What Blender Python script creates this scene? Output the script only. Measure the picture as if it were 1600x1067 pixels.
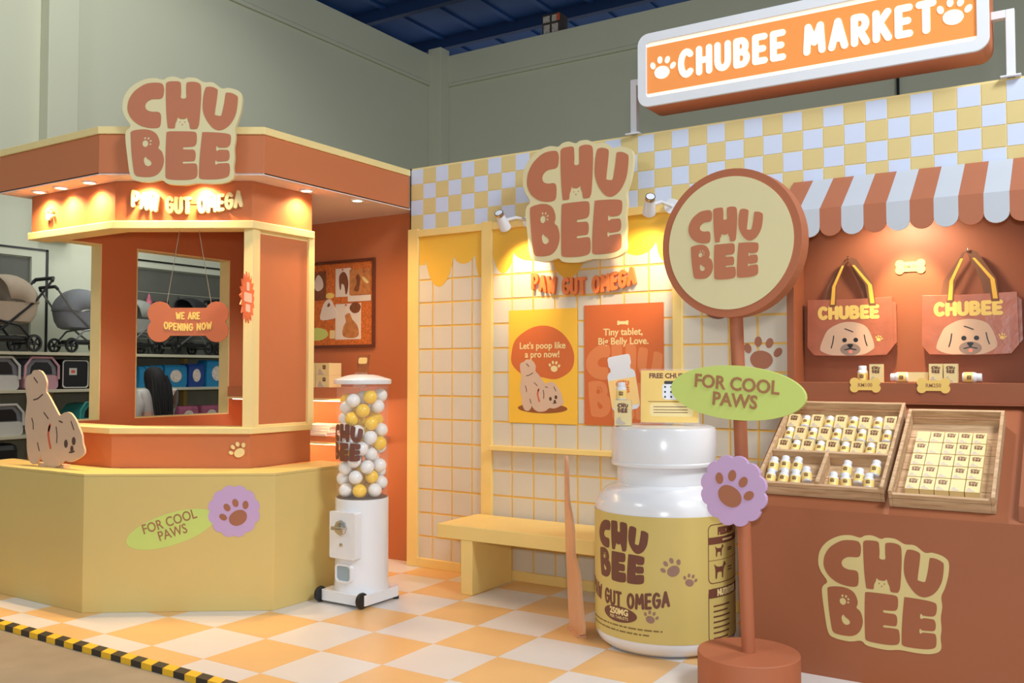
import bpy, bmesh, math, random
from mathutils import Vector, Matrix
from mathutils.geometry import tessellate_polygon

for _o in list(bpy.data.objects):
    bpy.data.objects.remove(_o)
S = bpy.context.scene
COL = S.collection
PI = math.pi
rnd = random.Random(7)

# ------------------------------------------------------------------ camera
cam = bpy.data.objects.new('camera', bpy.data.cameras.new('camera'))
COL.objects.link(cam)
cam.location = (0, 0, 1.5)
cam.rotation_euler = (PI / 2 + math.radians(1.953), 0, math.radians(32.415))
cam.data.sensor_width = 36
cam.data.lens = 1424.2 / 1600 * 36
cam.data.clip_end = 200
S.camera = cam

# ------------------------------------------------------------------ light
S.view_settings.view_transform = 'Standard'
S.view_settings.look = 'None'
S.view_settings.gamma = 1
S.view_settings.use_curve_mapping = False
S.view_settings.exposure = 0.12
W = bpy.data.worlds.new('hall_ambience')
S.world = W
W.use_nodes = True
W.node_tree.nodes['Background'].inputs[0].default_value = (0.93, 0.97, 1.0, 1)
W.node_tree.nodes['Background'].inputs[1].default_value = 0.36


def light(name, kind, loc, aim, energy, color=(1, 1, 1), size=0.1, size_y=None, angle=60, blend=0.5):
    l = bpy.data.lights.new(name, kind)
    l.energy = energy
    l.color = color
    if kind == 'AREA':
        l.size = size
        if size_y:
            l.shape = 'RECTANGLE'
            l.size_y = size_y
    elif kind == 'SPOT':
        l.shadow_soft_size = size
        l.spot_size = math.radians(angle)
        l.spot_blend = blend
    else:
        l.shadow_soft_size = size
    o = bpy.data.objects.new(name, l)
    COL.objects.link(o)
    o.location = loc
    d = Vector(aim) - Vector(loc)
    o.rotation_euler = d.to_track_quat('-Z', 'Y').to_euler()
    return o


WARM = (1.0, 0.62, 0.28)
WARM2 = (1.0, 0.70, 0.40)
COOL = (0.93, 0.97, 1.0)
# camera flash, just above the lens
light('camera_flash', 'AREA', (0.05, -0.03, 1.74), (-2.9, 4.6, 2.0), 64, (0.95, 0.97, 1.0), 0.14)
# high-bay lamps hanging in the hall
light('hall_lamp', 'AREA', (2.4, 3.0, 6.1), (-3.0, 3.9, 0.6), 315, COOL, 1.6)
light('hall_lamp', 'AREA', (-5.0, -1.5, 6.2), (-5.4, 2.0, 0), 75, COOL, 1.6)
light('hall_lamp', 'SPOT', (-6.2, 4.9, 6.75), (-9.3, 5.6, 2.6), 215, (0.99, 1.0, 0.93), 0.5, angle=118, blend=0.5)
light('shelf_lamp', 'AREA', (-8.0, 5.9, 2.75), (-8.9, 5.9, 1.7), 10, (0.95, 1, 0.95), 0.3, 2.5)


# ------------------------------------------------------------------ materials
def srgb(c):
    return tuple(((x / 255) / 12.92 if x / 255 <= 0.04045 else ((x / 255 + 0.055) / 1.055) ** 2.4) for x in c)


_m = {}


def mat(name, rgb, rough=0.55, metal=0.0, var=0.04, scale=8.0, bump=0.0, emit=0.0, trans=0.0, coat=0.0, alpha=1.0):
    if name in _m:
        return _m[name]
    m = bpy.data.materials.new(name)
    m.use_nodes = True
    nt = m.node_tree
    b = nt.nodes['Principled BSDF']
    c = srgb(rgb)
    if var > 0:
        tc = nt.nodes.new('ShaderNodeTexCoord')
        nz = nt.nodes.new('ShaderNodeTexNoise')
        nz.inputs['Scale'].default_value = scale
        nz.inputs['Detail'].default_value = 4
        nt.links.new(tc.outputs['Object'], nz.inputs['Vector'])
        rp = nt.nodes.new('ShaderNodeValToRGB')
        rp.color_ramp.elements[0].position = 0.3
        rp.color_ramp.elements[1].position = 0.7
        rp.color_ramp.elements[0].color = tuple(x * (1 - var) for x in c) + (1,)
        rp.color_ramp.elements[1].color = tuple(min(1, x * (1 + var)) for x in c) + (1,)
        nt.links.new(nz.outputs['Fac'], rp.inputs['Fac'])
        nt.links.new(rp.outputs['Color'], b.inputs['Base Color'])
        if bump > 0:
            bp = nt.nodes.new('ShaderNodeBump')
            bp.inputs['Strength'].default_value = bump
            bp.inputs['Distance'].default_value = 0.01
            nt.links.new(nz.outputs['Fac'], bp.inputs['Height'])
            nt.links.new(bp.outputs['Normal'], b.inputs['Normal'])
    else:
        b.inputs['Base Color'].default_value = c + (1,)
    b.inputs['Roughness'].default_value = rough
    b.inputs['Metallic'].default_value = metal
    b.inputs['Coat Weight'].default_value = coat
    b.inputs['Transmission Weight'].default_value = trans
    b.inputs['Alpha'].default_value = alpha
    if emit:
        b.inputs['Emission Color'].default_value = c + (1,)
        b.inputs['Emission Strength'].default_value = emit
    _m[name] = m
    return m


def wood(name, rgb, rgb2):
    m = bpy.data.materials.new(name)
    m.use_nodes = True
    nt = m.node_tree
    b = nt.nodes['Principled BSDF']
    tc = nt.nodes.new('ShaderNodeTexCoord')
    mp = nt.nodes.new('ShaderNodeMapping')
    mp.inputs['Scale'].default_value = (2.5, 22, 22)
    nz = nt.nodes.new('ShaderNodeTexNoise')
    nz.inputs['Scale'].default_value = 2.2
    nz.inputs['Detail'].default_value = 6
    nz.inputs['Distortion'].default_value = 0.6
    rp = nt.nodes.new('ShaderNodeValToRGB')
    rp.color_ramp.elements[0].position = 0.32
    rp.color_ramp.elements[1].position = 0.68
    rp.color_ramp.elements[0].color = srgb(rgb2) + (1,)
    rp.color_ramp.elements[1].color = srgb(rgb) + (1,)
    nt.links.new(tc.outputs['Object'], mp.inputs['Vector'])
    nt.links.new(mp.outputs['Vector'], nz.inputs['Vector'])
    nt.links.new(nz.outputs['Fac'], rp.inputs['Fac'])
    nt.links.new(rp.outputs['Color'], b.inputs['Base Color'])
    b.inputs['Roughness'].default_value = 0.65
    _m[name] = m
    return m


ORANGE = mat('orange_board', (194, 114, 70), 0.6, var=0.02, scale=1.5)
BROWN = mat('terracotta_board', (152, 88, 54), 0.6, var=0.025, scale=1.5)
CREAM = mat('cream_paint', (236, 214, 150), 0.55, var=0.015)
YELLOW = mat('pale_yellow_board', (212, 187, 116), 0.55, var=0.02, scale=1.2)
SOFFIT = mat('soffit_white', (226, 205, 196), 0.7, var=0.01)
LETTER = mat('terracotta_letter', (184, 112, 78), 0.55, var=0.01)
PALE = mat('pale_cream_face', (218, 207, 160), 0.5, var=0.01)
WHITE = mat('white_gloss', (228, 230, 234), 0.22, var=0.0, coat=0.3)
WHITEM = mat('white_matt', (224, 228, 234), 0.5, var=0.01)
TILE = mat('wall_tile_white', (212, 203, 184), 0.35, var=0.03, scale=3)
GROUT = mat('grid_line_yellow', (240, 192, 96), 0.5, var=0.0)
FRAME = mat('panel_frame_yellow', (240, 208, 128), 0.5, var=0.015)
SCALLOP = mat('scallop_yellow', (232, 182, 62), 0.5, var=0.01)
CHKW = mat('checker_white', (204, 216, 240), 0.5, var=0.01)
CHKY = mat('checker_yellow', (216, 196, 134), 0.5, var=0.02)
FLW = mat('floor_tile_white', (220, 215, 210), 0.32, var=0.02, scale=4)
FLO = mat('floor_tile_orange', (228, 184, 124), 0.32, var=0.03, scale=4)
DKBROWN = mat('dark_brown_print', (112, 66, 50), 0.5, var=0.0)
PAWBR = mat('paw_brown', (164, 104, 76), 0.5, var=0.0)
GREEN = mat('lime_green', (200, 216, 116), 0.5, var=0.01)
LILAC = mat('lilac', (196, 164, 204), 0.5, var=0.01)
TEXTBR = mat('sign_text_brown', (164, 116, 76), 0.5, var=0.0)
BLACK = mat('black_plastic', (30, 29, 30), 0.4, var=0.0)
CHROME = mat('chrome', (200, 196, 188), 0.18, 1.0, var=0.0)
DOG = mat('dog_beige', (212, 180, 152), 0.6, var=0.015)
DOGL = mat('dog_line', (84, 58, 44), 0.6, var=0.0)
RED = mat('dog_collar_red', (214, 92, 60), 0.6, var=0.0)
HALL = mat('hall_wall_paint', (206, 208, 185), 0.8, var=0.02, scale=0.7)
BLUEROOF = mat('blue_roof_metal', (32, 74, 134), 0.6, var=0.1, scale=2)
STEELBLUE = mat('blue_beam', (22, 50, 94), 0.6, var=0.05)
CONC = mat('concrete', (150, 138, 116), 0.75, var=0.16, scale=2.2, bump=0.15)
WOODC = wood('crate_wood', (214, 184, 146), (178, 142, 104))
GLASS = mat('clear_acrylic', (255, 255, 255), 0.03, var=0.0, trans=1.0)
_m['clear_acrylic'].node_tree.nodes['Principled BSDF'].inputs['IOR'].default_value = 1.03


# ------------------------------------------------------------------ mesh helpers
class MB:
    def __init__(s):
        s.v = []
        s.f = []

    def add(s, vs, fs):
        o = len(s.v)
        s.v += [tuple(p) for p in vs]
        s.f += [tuple(i + o for i in f) for f in fs]
        return s

    def box(s, x0, x1, y0, y1, z0, z1):
        return s.add([(x0, y0, z0), (x1, y0, z0), (x1, y1, z0), (x0, y1, z0), (x0, y0, z1), (x1, y0, z1), (x1, y1, z1), (x0, y1, z1)],
                     [(0, 3, 2, 1), (4, 5, 6, 7), (0, 1, 5, 4), (1, 2, 6, 5), (2, 3, 7, 6), (3, 0, 4, 7)])

    def prism(s, poly, z0, z1, holes=(), M=None):
        loops = [list(poly)] + [list(h) for h in holes]
        fl = [p for l in loops for p in l]
        n = len(fl)
        tri = tessellate_polygon([[Vector((p[0], p[1], 0)) for p in l] for l in loops])
        vs = [(p[0], p[1], z1) for p in fl] + [(p[0], p[1], z0) for p in fl]
        fs = []
        for t in tri:
            a, b, c = [Vector(fl[i]) for i in t]
            if (b - a).cross(c - a) < 0:
                t = (t[0], t[2], t[1])
            fs.append(tuple(t))
            fs.append((t[2] + n, t[1] + n, t[0] + n))
        o = 0
        for k, l in enumerate(loops):
            m = len(l)
            ar = sum(l[i][0] * l[(i + 1) % m][1] - l[(i + 1) % m][0] * l[i][1] for i in range(m))
            ccw = (ar > 0) == (k == 0)
            for i in range(m):
                a, b = o + i, o + (i + 1) % m
                fs.append((a + n, b + n, b, a) if ccw else (b + n, a + n, a, b))
            o += m
        if M is not None:
            vs = [tuple(M @ Vector(p)) for p in vs]
        return s.add(vs, fs)

    def lathe(s, prof, n=40, cx=0, cy=0):
        vs = []
        fs = []
        m = len(prof)
        for i in range(n):
            a = 2 * PI * i / n
            for r, z in prof:
                vs.append((cx + r * math.cos(a), cy + r * math.sin(a), z))
        for i in range(n):
            j = (i + 1) % n
            for k in range(m - 1):
                fs.append((i * m + k, j * m + k, j * m + k + 1, i * m + k + 1))
        return s.add(vs, fs)

    def tube(s, pts, r, n=8, closed=False):
        pts = [Vector(p) for p in pts]
        m = len(pts)
        vs = []
        fs = []
        prev = None
        for i, p in enumerate(pts):
            a = pts[(i - 1) % m] if (i > 0 or closed) else p
            b = pts[(i + 1) % m] if (i < m - 1 or closed) else p
            t = (b - a).normalized()
            if prev is None:
                u = t.orthogonal().normalized()
            else:
                u = prev - t * prev.dot(t)
                u = u.normalized() if u.length > 1e-6 else t.orthogonal().normalized()
            prev = u
            w = t.cross(u)
            rr = r[i] if isinstance(r, (list, tuple)) else r
            for k in range(n):
                q = 2 * PI * k / n
                vs.append(p + (u * math.cos(q) + w * math.sin(q)) * rr)
        for i in range(m if closed else m - 1):
            j = (i + 1) % m
            for k in range(n):
                l = (k + 1) % n
                fs.append((i * n + k, i * n + l, j * n + l, j * n + k))
        if not closed:
            fs.append(tuple(reversed(range(n))))
            fs.append(tuple(range((m - 1) * n, m * n)))
        return s.add(vs, fs)

    def sphere(s, c, r, seg=16, ring=10, sc=(1, 1, 1)):
        prof = [(max(1e-5, math.sin(PI * k / ring)), -math.cos(PI * k / ring)) for k in range(ring + 1)]
        o = len(s.v)
        s.lathe(prof, seg)
        for i in range(o, len(s.v)):
            x, y, z = s.v[i]
            s.v[i] = (c[0] + x * r * sc[0], c[1] + y * r * sc[1], c[2] + z * r * sc[2])
        return s

    def xform(s, M, start=0):
        for i in range(start, len(s.v)):
            s.v[i] = tuple(M @ Vector(s.v[i]))
        return s

    def mesh(s, name, m, smooth=False):
        me = bpy.data.meshes.new(name)
        me.from_pydata(s.v, [], s.f)
        me.materials.append(m)
        if smooth:
            me.shade_smooth()
            try:
                me.set_sharp_from_angle(angle=math.radians(38))
            except Exception:
                pass
        me.update()
        return me

    def build(s, name, m, parent=None, smooth=False, bevel=0.0, seg=2, label=None):
        o = bpy.data.objects.new(name, s.mesh(name, m, smooth))
        COL.objects.link(o)
        if parent:
            o.parent = parent
        if bevel:
            md = o.modifiers.new('bevel', 'BEVEL')
            md.width = bevel
            md.segments = seg
            md.limit_method = 'ANGLE'
            md.angle_limit = math.radians(50)
        if label:
            o['label'] = label
        return o


def obj(name, me, parent=None, loc=(0, 0, 0), rot=(0, 0, 0)):
    o = bpy.data.objects.new(name, me)
    COL.objects.link(o)
    o.parent = parent
    o.location = loc
    o.rotation_euler = rot
    return o


def tag(o, label, cat, group=None, kind=None):
    o['label'] = label
    if cat:
        o['category'] = cat
    if group:
        o['group'] = group
    if kind:
        o['kind'] = kind
    return o


def thing(name, loc=(0, 0, 0), rotz=0.0, label='', cat='', group=None):
    o = bpy.data.objects.new(name, None)
    COL.objects.link(o)
    o.empty_display_size = 0.1
    o.location = loc
    o.rotation_euler = (0, 0, rotz)
    return tag(o, label, cat, group)


def plate(name, origin, right, label=None, cat=None, group=None, parent=None, tilt=0.0, roll=0.0):
    """Empty whose local X runs right along a surface, local Y up, local Z out of it."""
    o = bpy.data.objects.new(name, None)
    COL.objects.link(o)
    o.empty_display_size = 0.1
    r = Vector((right[0], right[1], 0)).normalized()
    u = Vector((0, 0, 1))
    n = r.cross(u)
    M = Matrix((r, u, n)).transposed()
    if tilt:
        M = M @ Matrix.Rotation(tilt, 3, 'X')
    if roll:
        M = M @ Matrix.Rotation(roll, 3, 'Z')
    o.rotation_euler = M.to_euler()
    o.location = origin
    if parent:
        o.parent = parent
    if label:
        tag(o, label, cat, group)
    return o


def struct(o, label=None, cat=None):
    o['kind'] = 'structure'
    if label:
        o['label'] = label
        o['category'] = cat
    return o


# 2D shapes
def smooth2(pts, n=4):
    m = len(pts)
    out = []
    for i in range(m):
        p0, p1, p2, p3 = pts[i - 1], pts[i], pts[(i + 1) % m], pts[(i + 2) % m]
        for k in range(n):
            t = k / n
            out.append(tuple(0.5 * ((2 * p1[j]) + (-p0[j] + p2[j]) * t + (2 * p0[j] - 5 * p1[j] + 4 * p2[j] - p3[j]) * t * t
                                    + (-p0[j] + 3 * p1[j] - 3 * p2[j] + p3[j]) * t ** 3) for j in (0, 1)))
    return out


def ell(cx, cy, rx, ry=None, n=28, rot=0.0):
    ry = ry or rx
    c, s = math.cos(rot), math.sin(rot)
    return [(cx + rx * math.cos(a) * c - ry * math.sin(a) * s, cy + rx * math.cos(a) * s + ry * math.sin(a) * c)
            for a in (2 * PI * i / n for i in range(n))]


def rrect(x0, x1, y0, y1, r, n=6):
    out = []
    for cx, cy, a0 in ((x1 - r, y1 - r, 0), (x0 + r, y1 - r, PI / 2), (x0 + r, y0 + r, PI), (x1 - r, y0 + r, 1.5 * PI)):
        for k in range(n + 1):
            a = a0 + PI / 2 * k / n
            out.append((cx + r * math.cos(a), cy + r * math.sin(a)))
    return out


def scal(cx, cy, r, lobes=12, d=0.1, n=6):
    out = []
    for i in range(lobes * n):
        a = 2 * PI * i / (lobes * n)
        k = abs(math.sin(lobes * a / 2))
        rr = r * (1 - d + d * k ** 0.6)
        out.append((cx + rr * math.cos(a), cy + rr * math.sin(a)))
    return out


def paw(mb, cx, cy, s, z0, z1, rot=0.0):
    """paw print, about 2*s tall"""
    c, q = math.cos(rot), math.sin(rot)

    def T(ps):
        return [(cx + (x * c - y * q) * s, cy + (x * q + y * c) * s) for x, y in ps]
    mb.prism(T(smooth2([(0, -0.85), (-0.42, -0.72), (-0.62, -0.36), (-0.45, 0.0), (0, 0.14), (0.45, 0.0), (0.62, -0.36), (0.42, -0.72)], 4)), z0, z1)
    for x, y, r in ((-0.83, 0.16, 0.5), (-0.31, 0.60, 0.15), (0.31, 0.60, -0.15), (0.83, 0.16, -0.5)):
        mb.prism(T(ell(x, y, 0.2, 0.28, 14, r)), z0, z1)
    return mb


def bone(w, h, n=8):
    """dog bone outline, w wide, h tall"""
    r = h * 0.29
    pts = []
    x = w / 2 - r
    y = h / 2 - r

    def arc(cx, cy, a0, a1):
        for k in range(n + 1):
            a = a0 + (a1 - a0) * k / n
            pts.append((cx + r * math.cos(a), cy + r * math.sin(a)))
    arc(x, -y, -0.85 * PI, 0.25 * PI)
    arc(x, y, -0.25 * PI, 0.85 * PI)
    arc(-x, y, 0.15 * PI, 1.25 * PI)
    arc(-x, -y, 0.75 * PI, 1.85 * PI)
    return pts


_jit = [0]


def stroke(mb, pts, w, z0, z1):
    """thick round-ended line (each piece a hair prouder than the last so overlaps never coincide)"""
    for i in range(len(pts) - 1):
        a, b = Vector(pts[i]), Vector(pts[i + 1])
        d = b - a
        if d.length < 1e-7:
            continue
        t = math.atan2(d.y, d.x)
        o = []
        for k in range(7):
            q = t + PI / 2 + PI * k / 6
            o.append((a.x + math.cos(q) * w / 2, a.y + math.sin(q) * w / 2))
        for k in range(7):
            q = t - PI / 2 + PI * k / 6
            o.append((b.x + math.cos(q) * w / 2, b.y + math.sin(q) * w / 2))
        _jit[0] = (_jit[0] + 1) % 9
        e = min(0.00012, (z1 - z0) * 0.04) * _jit[0]
        mb.prism(o, z0 + e * 0.5, z1 + e)


def _arc(cx, cy, rx, ry, a0, a1, n=8):
    return [(cx + rx * math.cos(math.radians(a0 + (a1 - a0) * k / n)), cy + ry * math.sin(math.radians(a0 + (a1 - a0) * k / n))) for k in range(n + 1)]


GLY = {
    'A': (.66, [[(0, 0), (.33, 1), (.66, 0)], [(.15, .33), (.51, .33)]]),
    'B': (.58, [[(0, 0), (0, 1), (.28, 1)] + _arc(.28, .76, .24, .24, 90, -90) + [(0, .52)], [(.28, .52)] + _arc(.3, .26, .28, .26, 90, -90) + [(0, 0)]]),
    'C': (.6, [_arc(.34, .5, .34, .5, 48, 312, 12)]),
    'D': (.6, [[(0, 0), (0, 1), (.2, 1)] + _arc(.2, .5, .4, .5, 90, -90, 10) + [(0, 0)]]),
    'E': (.5, [[(.5, 1), (0, 1), (0, 0), (.5, 0)], [(0, .5), (.42, .5)]]),
    'F': (.5, [[(.5, 1), (0, 1), (0, 0)], [(0, .5), (.42, .5)]]),
    'G': (.64, [_arc(.34, .5, .34, .5, 45, 360, 14) + [(.4, .5)]]),
    'H': (.6, [[(0, 0), (0, 1)], [(.6, 0), (.6, 1)], [(0, .5), (.6, .5)]]),
    'I': (.05, [[(.02, 0), (.02, 1)]]),
    'K': (.58, [[(0, 0), (0, 1)], [(.56, 1), (0, .45)], [(.18, .6), (.58, 0)]]),
    'L': (.48, [[(0, 1), (0, 0), (.48, 0)]]),
    'M': (.8, [[(0, 0), (.08, 1), (.4, .35), (.72, 1), (.8, 0)]]),
    'N': (.6, [[(0, 0), (0, 1), (.6, 0), (.6, 1)]]),
    'O': (.68, [_arc(.34, .5, .34, .5, 0, 360, 16)]),
    'P': (.56, [[(0, 0), (0, 1), (.28, 1)] + _arc(.28, .73, .28, .27, 90, -90) + [(0, .46)]]),
    'R': (.58, [[(0, 0), (0, 1), (.28, 1)] + _arc(.28, .74, .28, .26, 90, -90) + [(0, .48)], [(.26, .48), (.58, 0)]]),
    'S': (.54, [_arc(.27, .75, .27, .25, 50, 270, 8) + _arc(.27, .25, .27, .25, 90, -130, 8)]),
    'T': (.6, [[(0, 1), (.6, 1)], [(.3, 1), (.3, 0)]]),
    'U': (.6, [[(0, 1), (0, .32)] + _arc(.3, .3, .3, .3, 180, 360, 8) + [(.6, 1)]]),
    'W': (.86, [[(0, 1), (.2, 0), (.43, .75), (.66, 0), (.86, 1)]]),
    '0': (.56, [_arc(.28, .5, .28, .5, 0, 360, 14)]),
    '1': (.2, [[(0, .8), (.15, 1), (.15, 0)]]),
    '2': (.52, [_arc(.26, .74, .26, .26, 170, -40, 8) + [(0, 0), (.52, 0)]]),
    '5': (.52, [[(.5, 1), (.06, 1), (.02, .56)] + _arc(.25, .33, .27, .32, 110, -140, 9)]),
    ' ': (.3, []),
}


def bubble(mb, text, width, h, z0, z1, cx=0, cy=0, th=0.3, gap=0.34, arch=0.0, jig=0.0, xs=1.0, rot=0.0, parts=None, only=None):
    """bubble lettering made of fat strokes; th and gap in units of letter height; arch bends the line (middle lower if > 0).
    parts=(material, parent) makes every letter a part of its own"""
    tot = sum(GLY[c][0] * xs + gap for c in text) - gap + th
    k = width / tot
    H = h - th * k
    x = th * k / 2 - width / 2
    for i, c in enumerate(text):
        gw, polys = GLY[c]
        if parts:
            mb = MB()
        jy = jig * k * (1 if i % 2 else -1)
        for pl in (polys if only is None or only == i else []):
            out = []
            for px, py in pl:
                X = x + px * k * xs
                Y = py * H - H / 2 + jy
                Y += arch * ((2 * X / width) ** 2 - 0.5)
                cr, sr = math.cos(rot), math.sin(rot)
                out.append((cx + X * cr - Y * sr, cy + X * sr + Y * cr))
            stroke(mb, out, th * k, z0, z1)
        if parts and polys:
            mb.build('letter', parts[0], parts[1])
        x += (gw * xs + gap) * k
    return mb


def text(mb, s, size, z0, z1, cx=0, cy=0, xs=1.0, fat=0.0, rot=0.0, line=1.0, width=None):
    """plain sans lettering (built-in font) centred on cx, cy"""
    cu = bpy.data.curves.new('t', 'FONT')
    cu.body = s
    cu.size = size
    cu.align_x = 'CENTER'
    cu.align_y = 'CENTER'
    cu.offset = fat
    cu.space_line = line
    cu.resolution_u = 3
    cu.extrude = (z1 - z0) / 2
    ob = bpy.data.objects.new('t', cu)
    me = bpy.data.meshes.new_from_object(ob)
    cr, sr = math.cos(rot), math.sin(rot)
    vs = []
    if width:
        xx = [v.co.x for v in me.vertices]
        xs = width / (max(xx) - min(xx))
    for v in me.vertices:
        x, y = v.co.x * xs, v.co.y
        vs.append((cx + x * cr - y * sr, cy + x * sr + y * cr, v.co.z + (z0 + z1) / 2))
    mb.add(vs, [tuple(p.vertices) for p in me.polygons])
    bpy.data.objects.remove(ob)
    bpy.data.curves.remove(cu)
    bpy.data.meshes.remove(me)
    return mb


# the two-line bubble logo: letter outlines
_LG = {
    'C': [(350, 118), (405, 121), (428, 138), (437, 175), (433, 225), (422, 252), (395, 262), (330, 266), (288, 292), (274, 325), (288, 358), (330, 375),
          (385, 377), (408, 392), (414, 430), (411, 485), (398, 512), (360, 521), (300, 517), (230, 496), (165, 448), (128, 385), (121, 330), (135, 265),
          (175, 200), (235, 152), (290, 126)],
    'H': [(454, 140), (462, 116), (490, 106), (555, 105), (578, 114), (584, 135), (587, 200), (587, 252), (630, 253), (632, 200), (633, 130), (645, 113),
          (690, 108), (735, 117), (757, 138), (762, 200), (760, 300), (748, 470), (735, 515), (722, 526), (680, 527), (668, 515), (662, 480), (650, 452),
          (641, 424), (622, 438), (578, 436), (562, 422), (552, 452), (540, 480), (536, 512), (528, 521), (485, 521), (474, 508), (462, 400), (455, 250)],
    'U': [(800, 165), (812, 153), (850, 152), (890, 165), (906, 185), (900, 260), (884, 385), (890, 402), (930, 410), (945, 395), (965, 300), (977, 215),
          (988, 203), (1030, 207), (1072, 228), (1084, 250), (1080, 320), (1065, 400), (1030, 470), (985, 516), (925, 538), (865, 514), (808, 440), (780, 360),
          (779, 270), (788, 205)],
    'B': [(152, 580), (158, 552), (190, 540), (260, 532), (325, 541), (375, 572), (400, 625), (403, 665), (394, 698), (425, 728), (443, 790), (438, 850),
          (412, 905), (370, 940), (310, 953), (225, 948), (195, 932), (182, 890), (162, 740)],
    'E': [(464, 575), (472, 554), (510, 549), (640, 549), (708, 553), (727, 575), (727, 640), (715, 672), (690, 683), (640, 687), (612, 689), (612, 706),
          (650, 709), (695, 710), (714, 722), (720, 755), (716, 795), (702, 811), (650, 814), (612, 816), (612, 833), (660, 832), (718, 833), (733, 850),
          (738, 900), (733, 945), (705, 968), (620, 978), (510, 974), (468, 962), (460, 920), (459, 740)],
    'F': [(776, 572), (788, 556), (840, 555), (950, 561), (1012, 573), (1026, 595), (1024, 645), (1012, 676), (985, 689), (922, 690), (910, 678), (899, 684),
          (899, 714), (912, 720), (924, 711), (975, 710), (1005, 715), (1016, 745), (1014, 785), (1000, 806), (960, 812), (912, 814), (903, 804), (892, 810),
          (893, 838), (904, 843), (914, 833), (960, 829), (1006, 829), (1018, 850), (1020, 900), (1010, 940), (970, 960), (900, 970), (800, 971), (760, 962),
          (752, 930), (757, 780)],
}
_LGHOLES = {'B': [ell(281, 657, 27, 31, 14), ell(278, 609, 10, 12, 8), ell(308, 611, 10, 12, 8), ell(327, 633, 10, 11, 8), ell(325, 661, 11, 9, 8),
                  smooth2([(283, 772), (298, 790), (330, 812), (338, 840), (310, 858), (280, 843), (268, 800)], 3)]}
_LGBACK = [(75, 340), (92, 235), (155, 150), (255, 92), (350, 76), (428, 90), (470, 68), (530, 62), (598, 84), (640, 70), (715, 74), (785, 110), (865, 113),
           (940, 165), (1000, 160), (1080, 182), (1121, 228), (1117, 330), (1090, 440), (1062, 515), (1067, 600), (1055, 690), (1059, 780), (1051, 860),
           (1056, 935), (1030, 978), (960, 1004), (860, 1010), (740, 1006), (640, 1022), (540, 1019), (470, 1008), (425, 978), (330, 998), (205, 986),
           (152, 940), (122, 760), (104, 600), (114, 545), (150, 500), (98, 420)]


def _ln(p, sx, sy):
    return [((x - 598) / 1045 * sx, (542 - y) / 1045 * sy) for x, y in p]


def logo_loops(w, sy=1.0, n=3):
    h = w * sy
    for k, pts in _LG.items():
        yield k, _ln(smooth2(pts, n), w, h), [_ln(q, w, h) for q in _LGHOLES.get(k, [])]


def logo_mesh(mb, w, z0, z1, cx=0, cy=0, sy=1.0, n=3, rot=0.0):
    M = Matrix.Translation((cx, cy, 0)) @ Matrix.Rotation(rot, 4, 'Z')
    for k, o, hs in logo_loops(w, sy, n):
        mb.prism(o, z0, z1, hs, M)
    return mb


def logo_parts(parent, w, z0, z1, m, cx=0, cy=0, sy=1.0):
    for k, o, hs in logo_loops(w, sy, 4):
        mb = MB()
        mb.prism(o, z0, z1, hs, Matrix.Translation((cx, cy, 0)))
        mb.build('letter', m, parent)


def logo_back(w, sy=1.0, n=4):
    return _ln(smooth2(_LGBACK, n), w, w * sy)


def bend(mb, R, th0=0.0, step=0.05):
    """wrap a flat (u, v, w) mesh round a vertical cylinder of radius R (local origin on the axis); u=0 faces -Y turned by th0"""
    bm = bmesh.new()
    me = bpy.data.meshes.new('b')
    me.from_pydata(mb.v, [], mb.f)
    bm.from_mesh(me)
    u0 = min(v[0] for v in mb.v)
    u1 = max(v[0] for v in mb.v)
    u = u0 + step
    while u < u1:
        bmesh.ops.bisect_plane(bm, geom=bm.verts[:] + bm.edges[:] + bm.faces[:], plane_co=(u, 0, 0), plane_no=(1, 0, 0), dist=1e-6)
        u += step
    bm.verts.index_update()
    out = MB()
    vs = []
    for v in bm.verts:
        a = v.co.x / R + th0
        r = R + v.co.z
        vs.append((r * math.sin(a), -r * math.cos(a), v.co.y))
    out.add(vs, [tuple(x.index for x in f.verts) for f in bm.faces])
    bm.free()
    bpy.data.meshes.remove(me)
    return out


def offset_path(path, d):
    """offset an open 2D path to its right-hand side by d (mitred)"""
    P = [Vector(p) for p in path]
    out = []
    for i in range(len(P)):
        ns = []
        if i > 0:
            t = (P[i] - P[i - 1]).normalized()
            ns.append(Vector((t.y, -t.x)))
        if i < len(P) - 1:
            t = (P[i + 1] - P[i]).normalized()
            ns.append(Vector((t.y, -t.x)))
        if len(ns) == 1:
            out.append(tuple(P[i] + ns[0] * d))
        else:
            b = (ns[0] + ns[1]).normalized()
            out.append(tuple(P[i] + b * (d / b.dot(ns[0]))))
    return out


def strip(mb, path, out, inn, z0, z1):
    """a band following an open path, reaching out to the right by out and in by inn"""
    poly = offset_path(path, out) + list(reversed(offset_path(path, -inn)))
    return mb.prism(poly, z0, z1)


def copy_tree(o, parent=None):
    c = o.copy()
    COL.objects.link(c)
    c.parent = parent
    for ch in [x for x in bpy.data.objects if x.parent == o]:
        copy_tree(ch, c)
    return c

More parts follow.
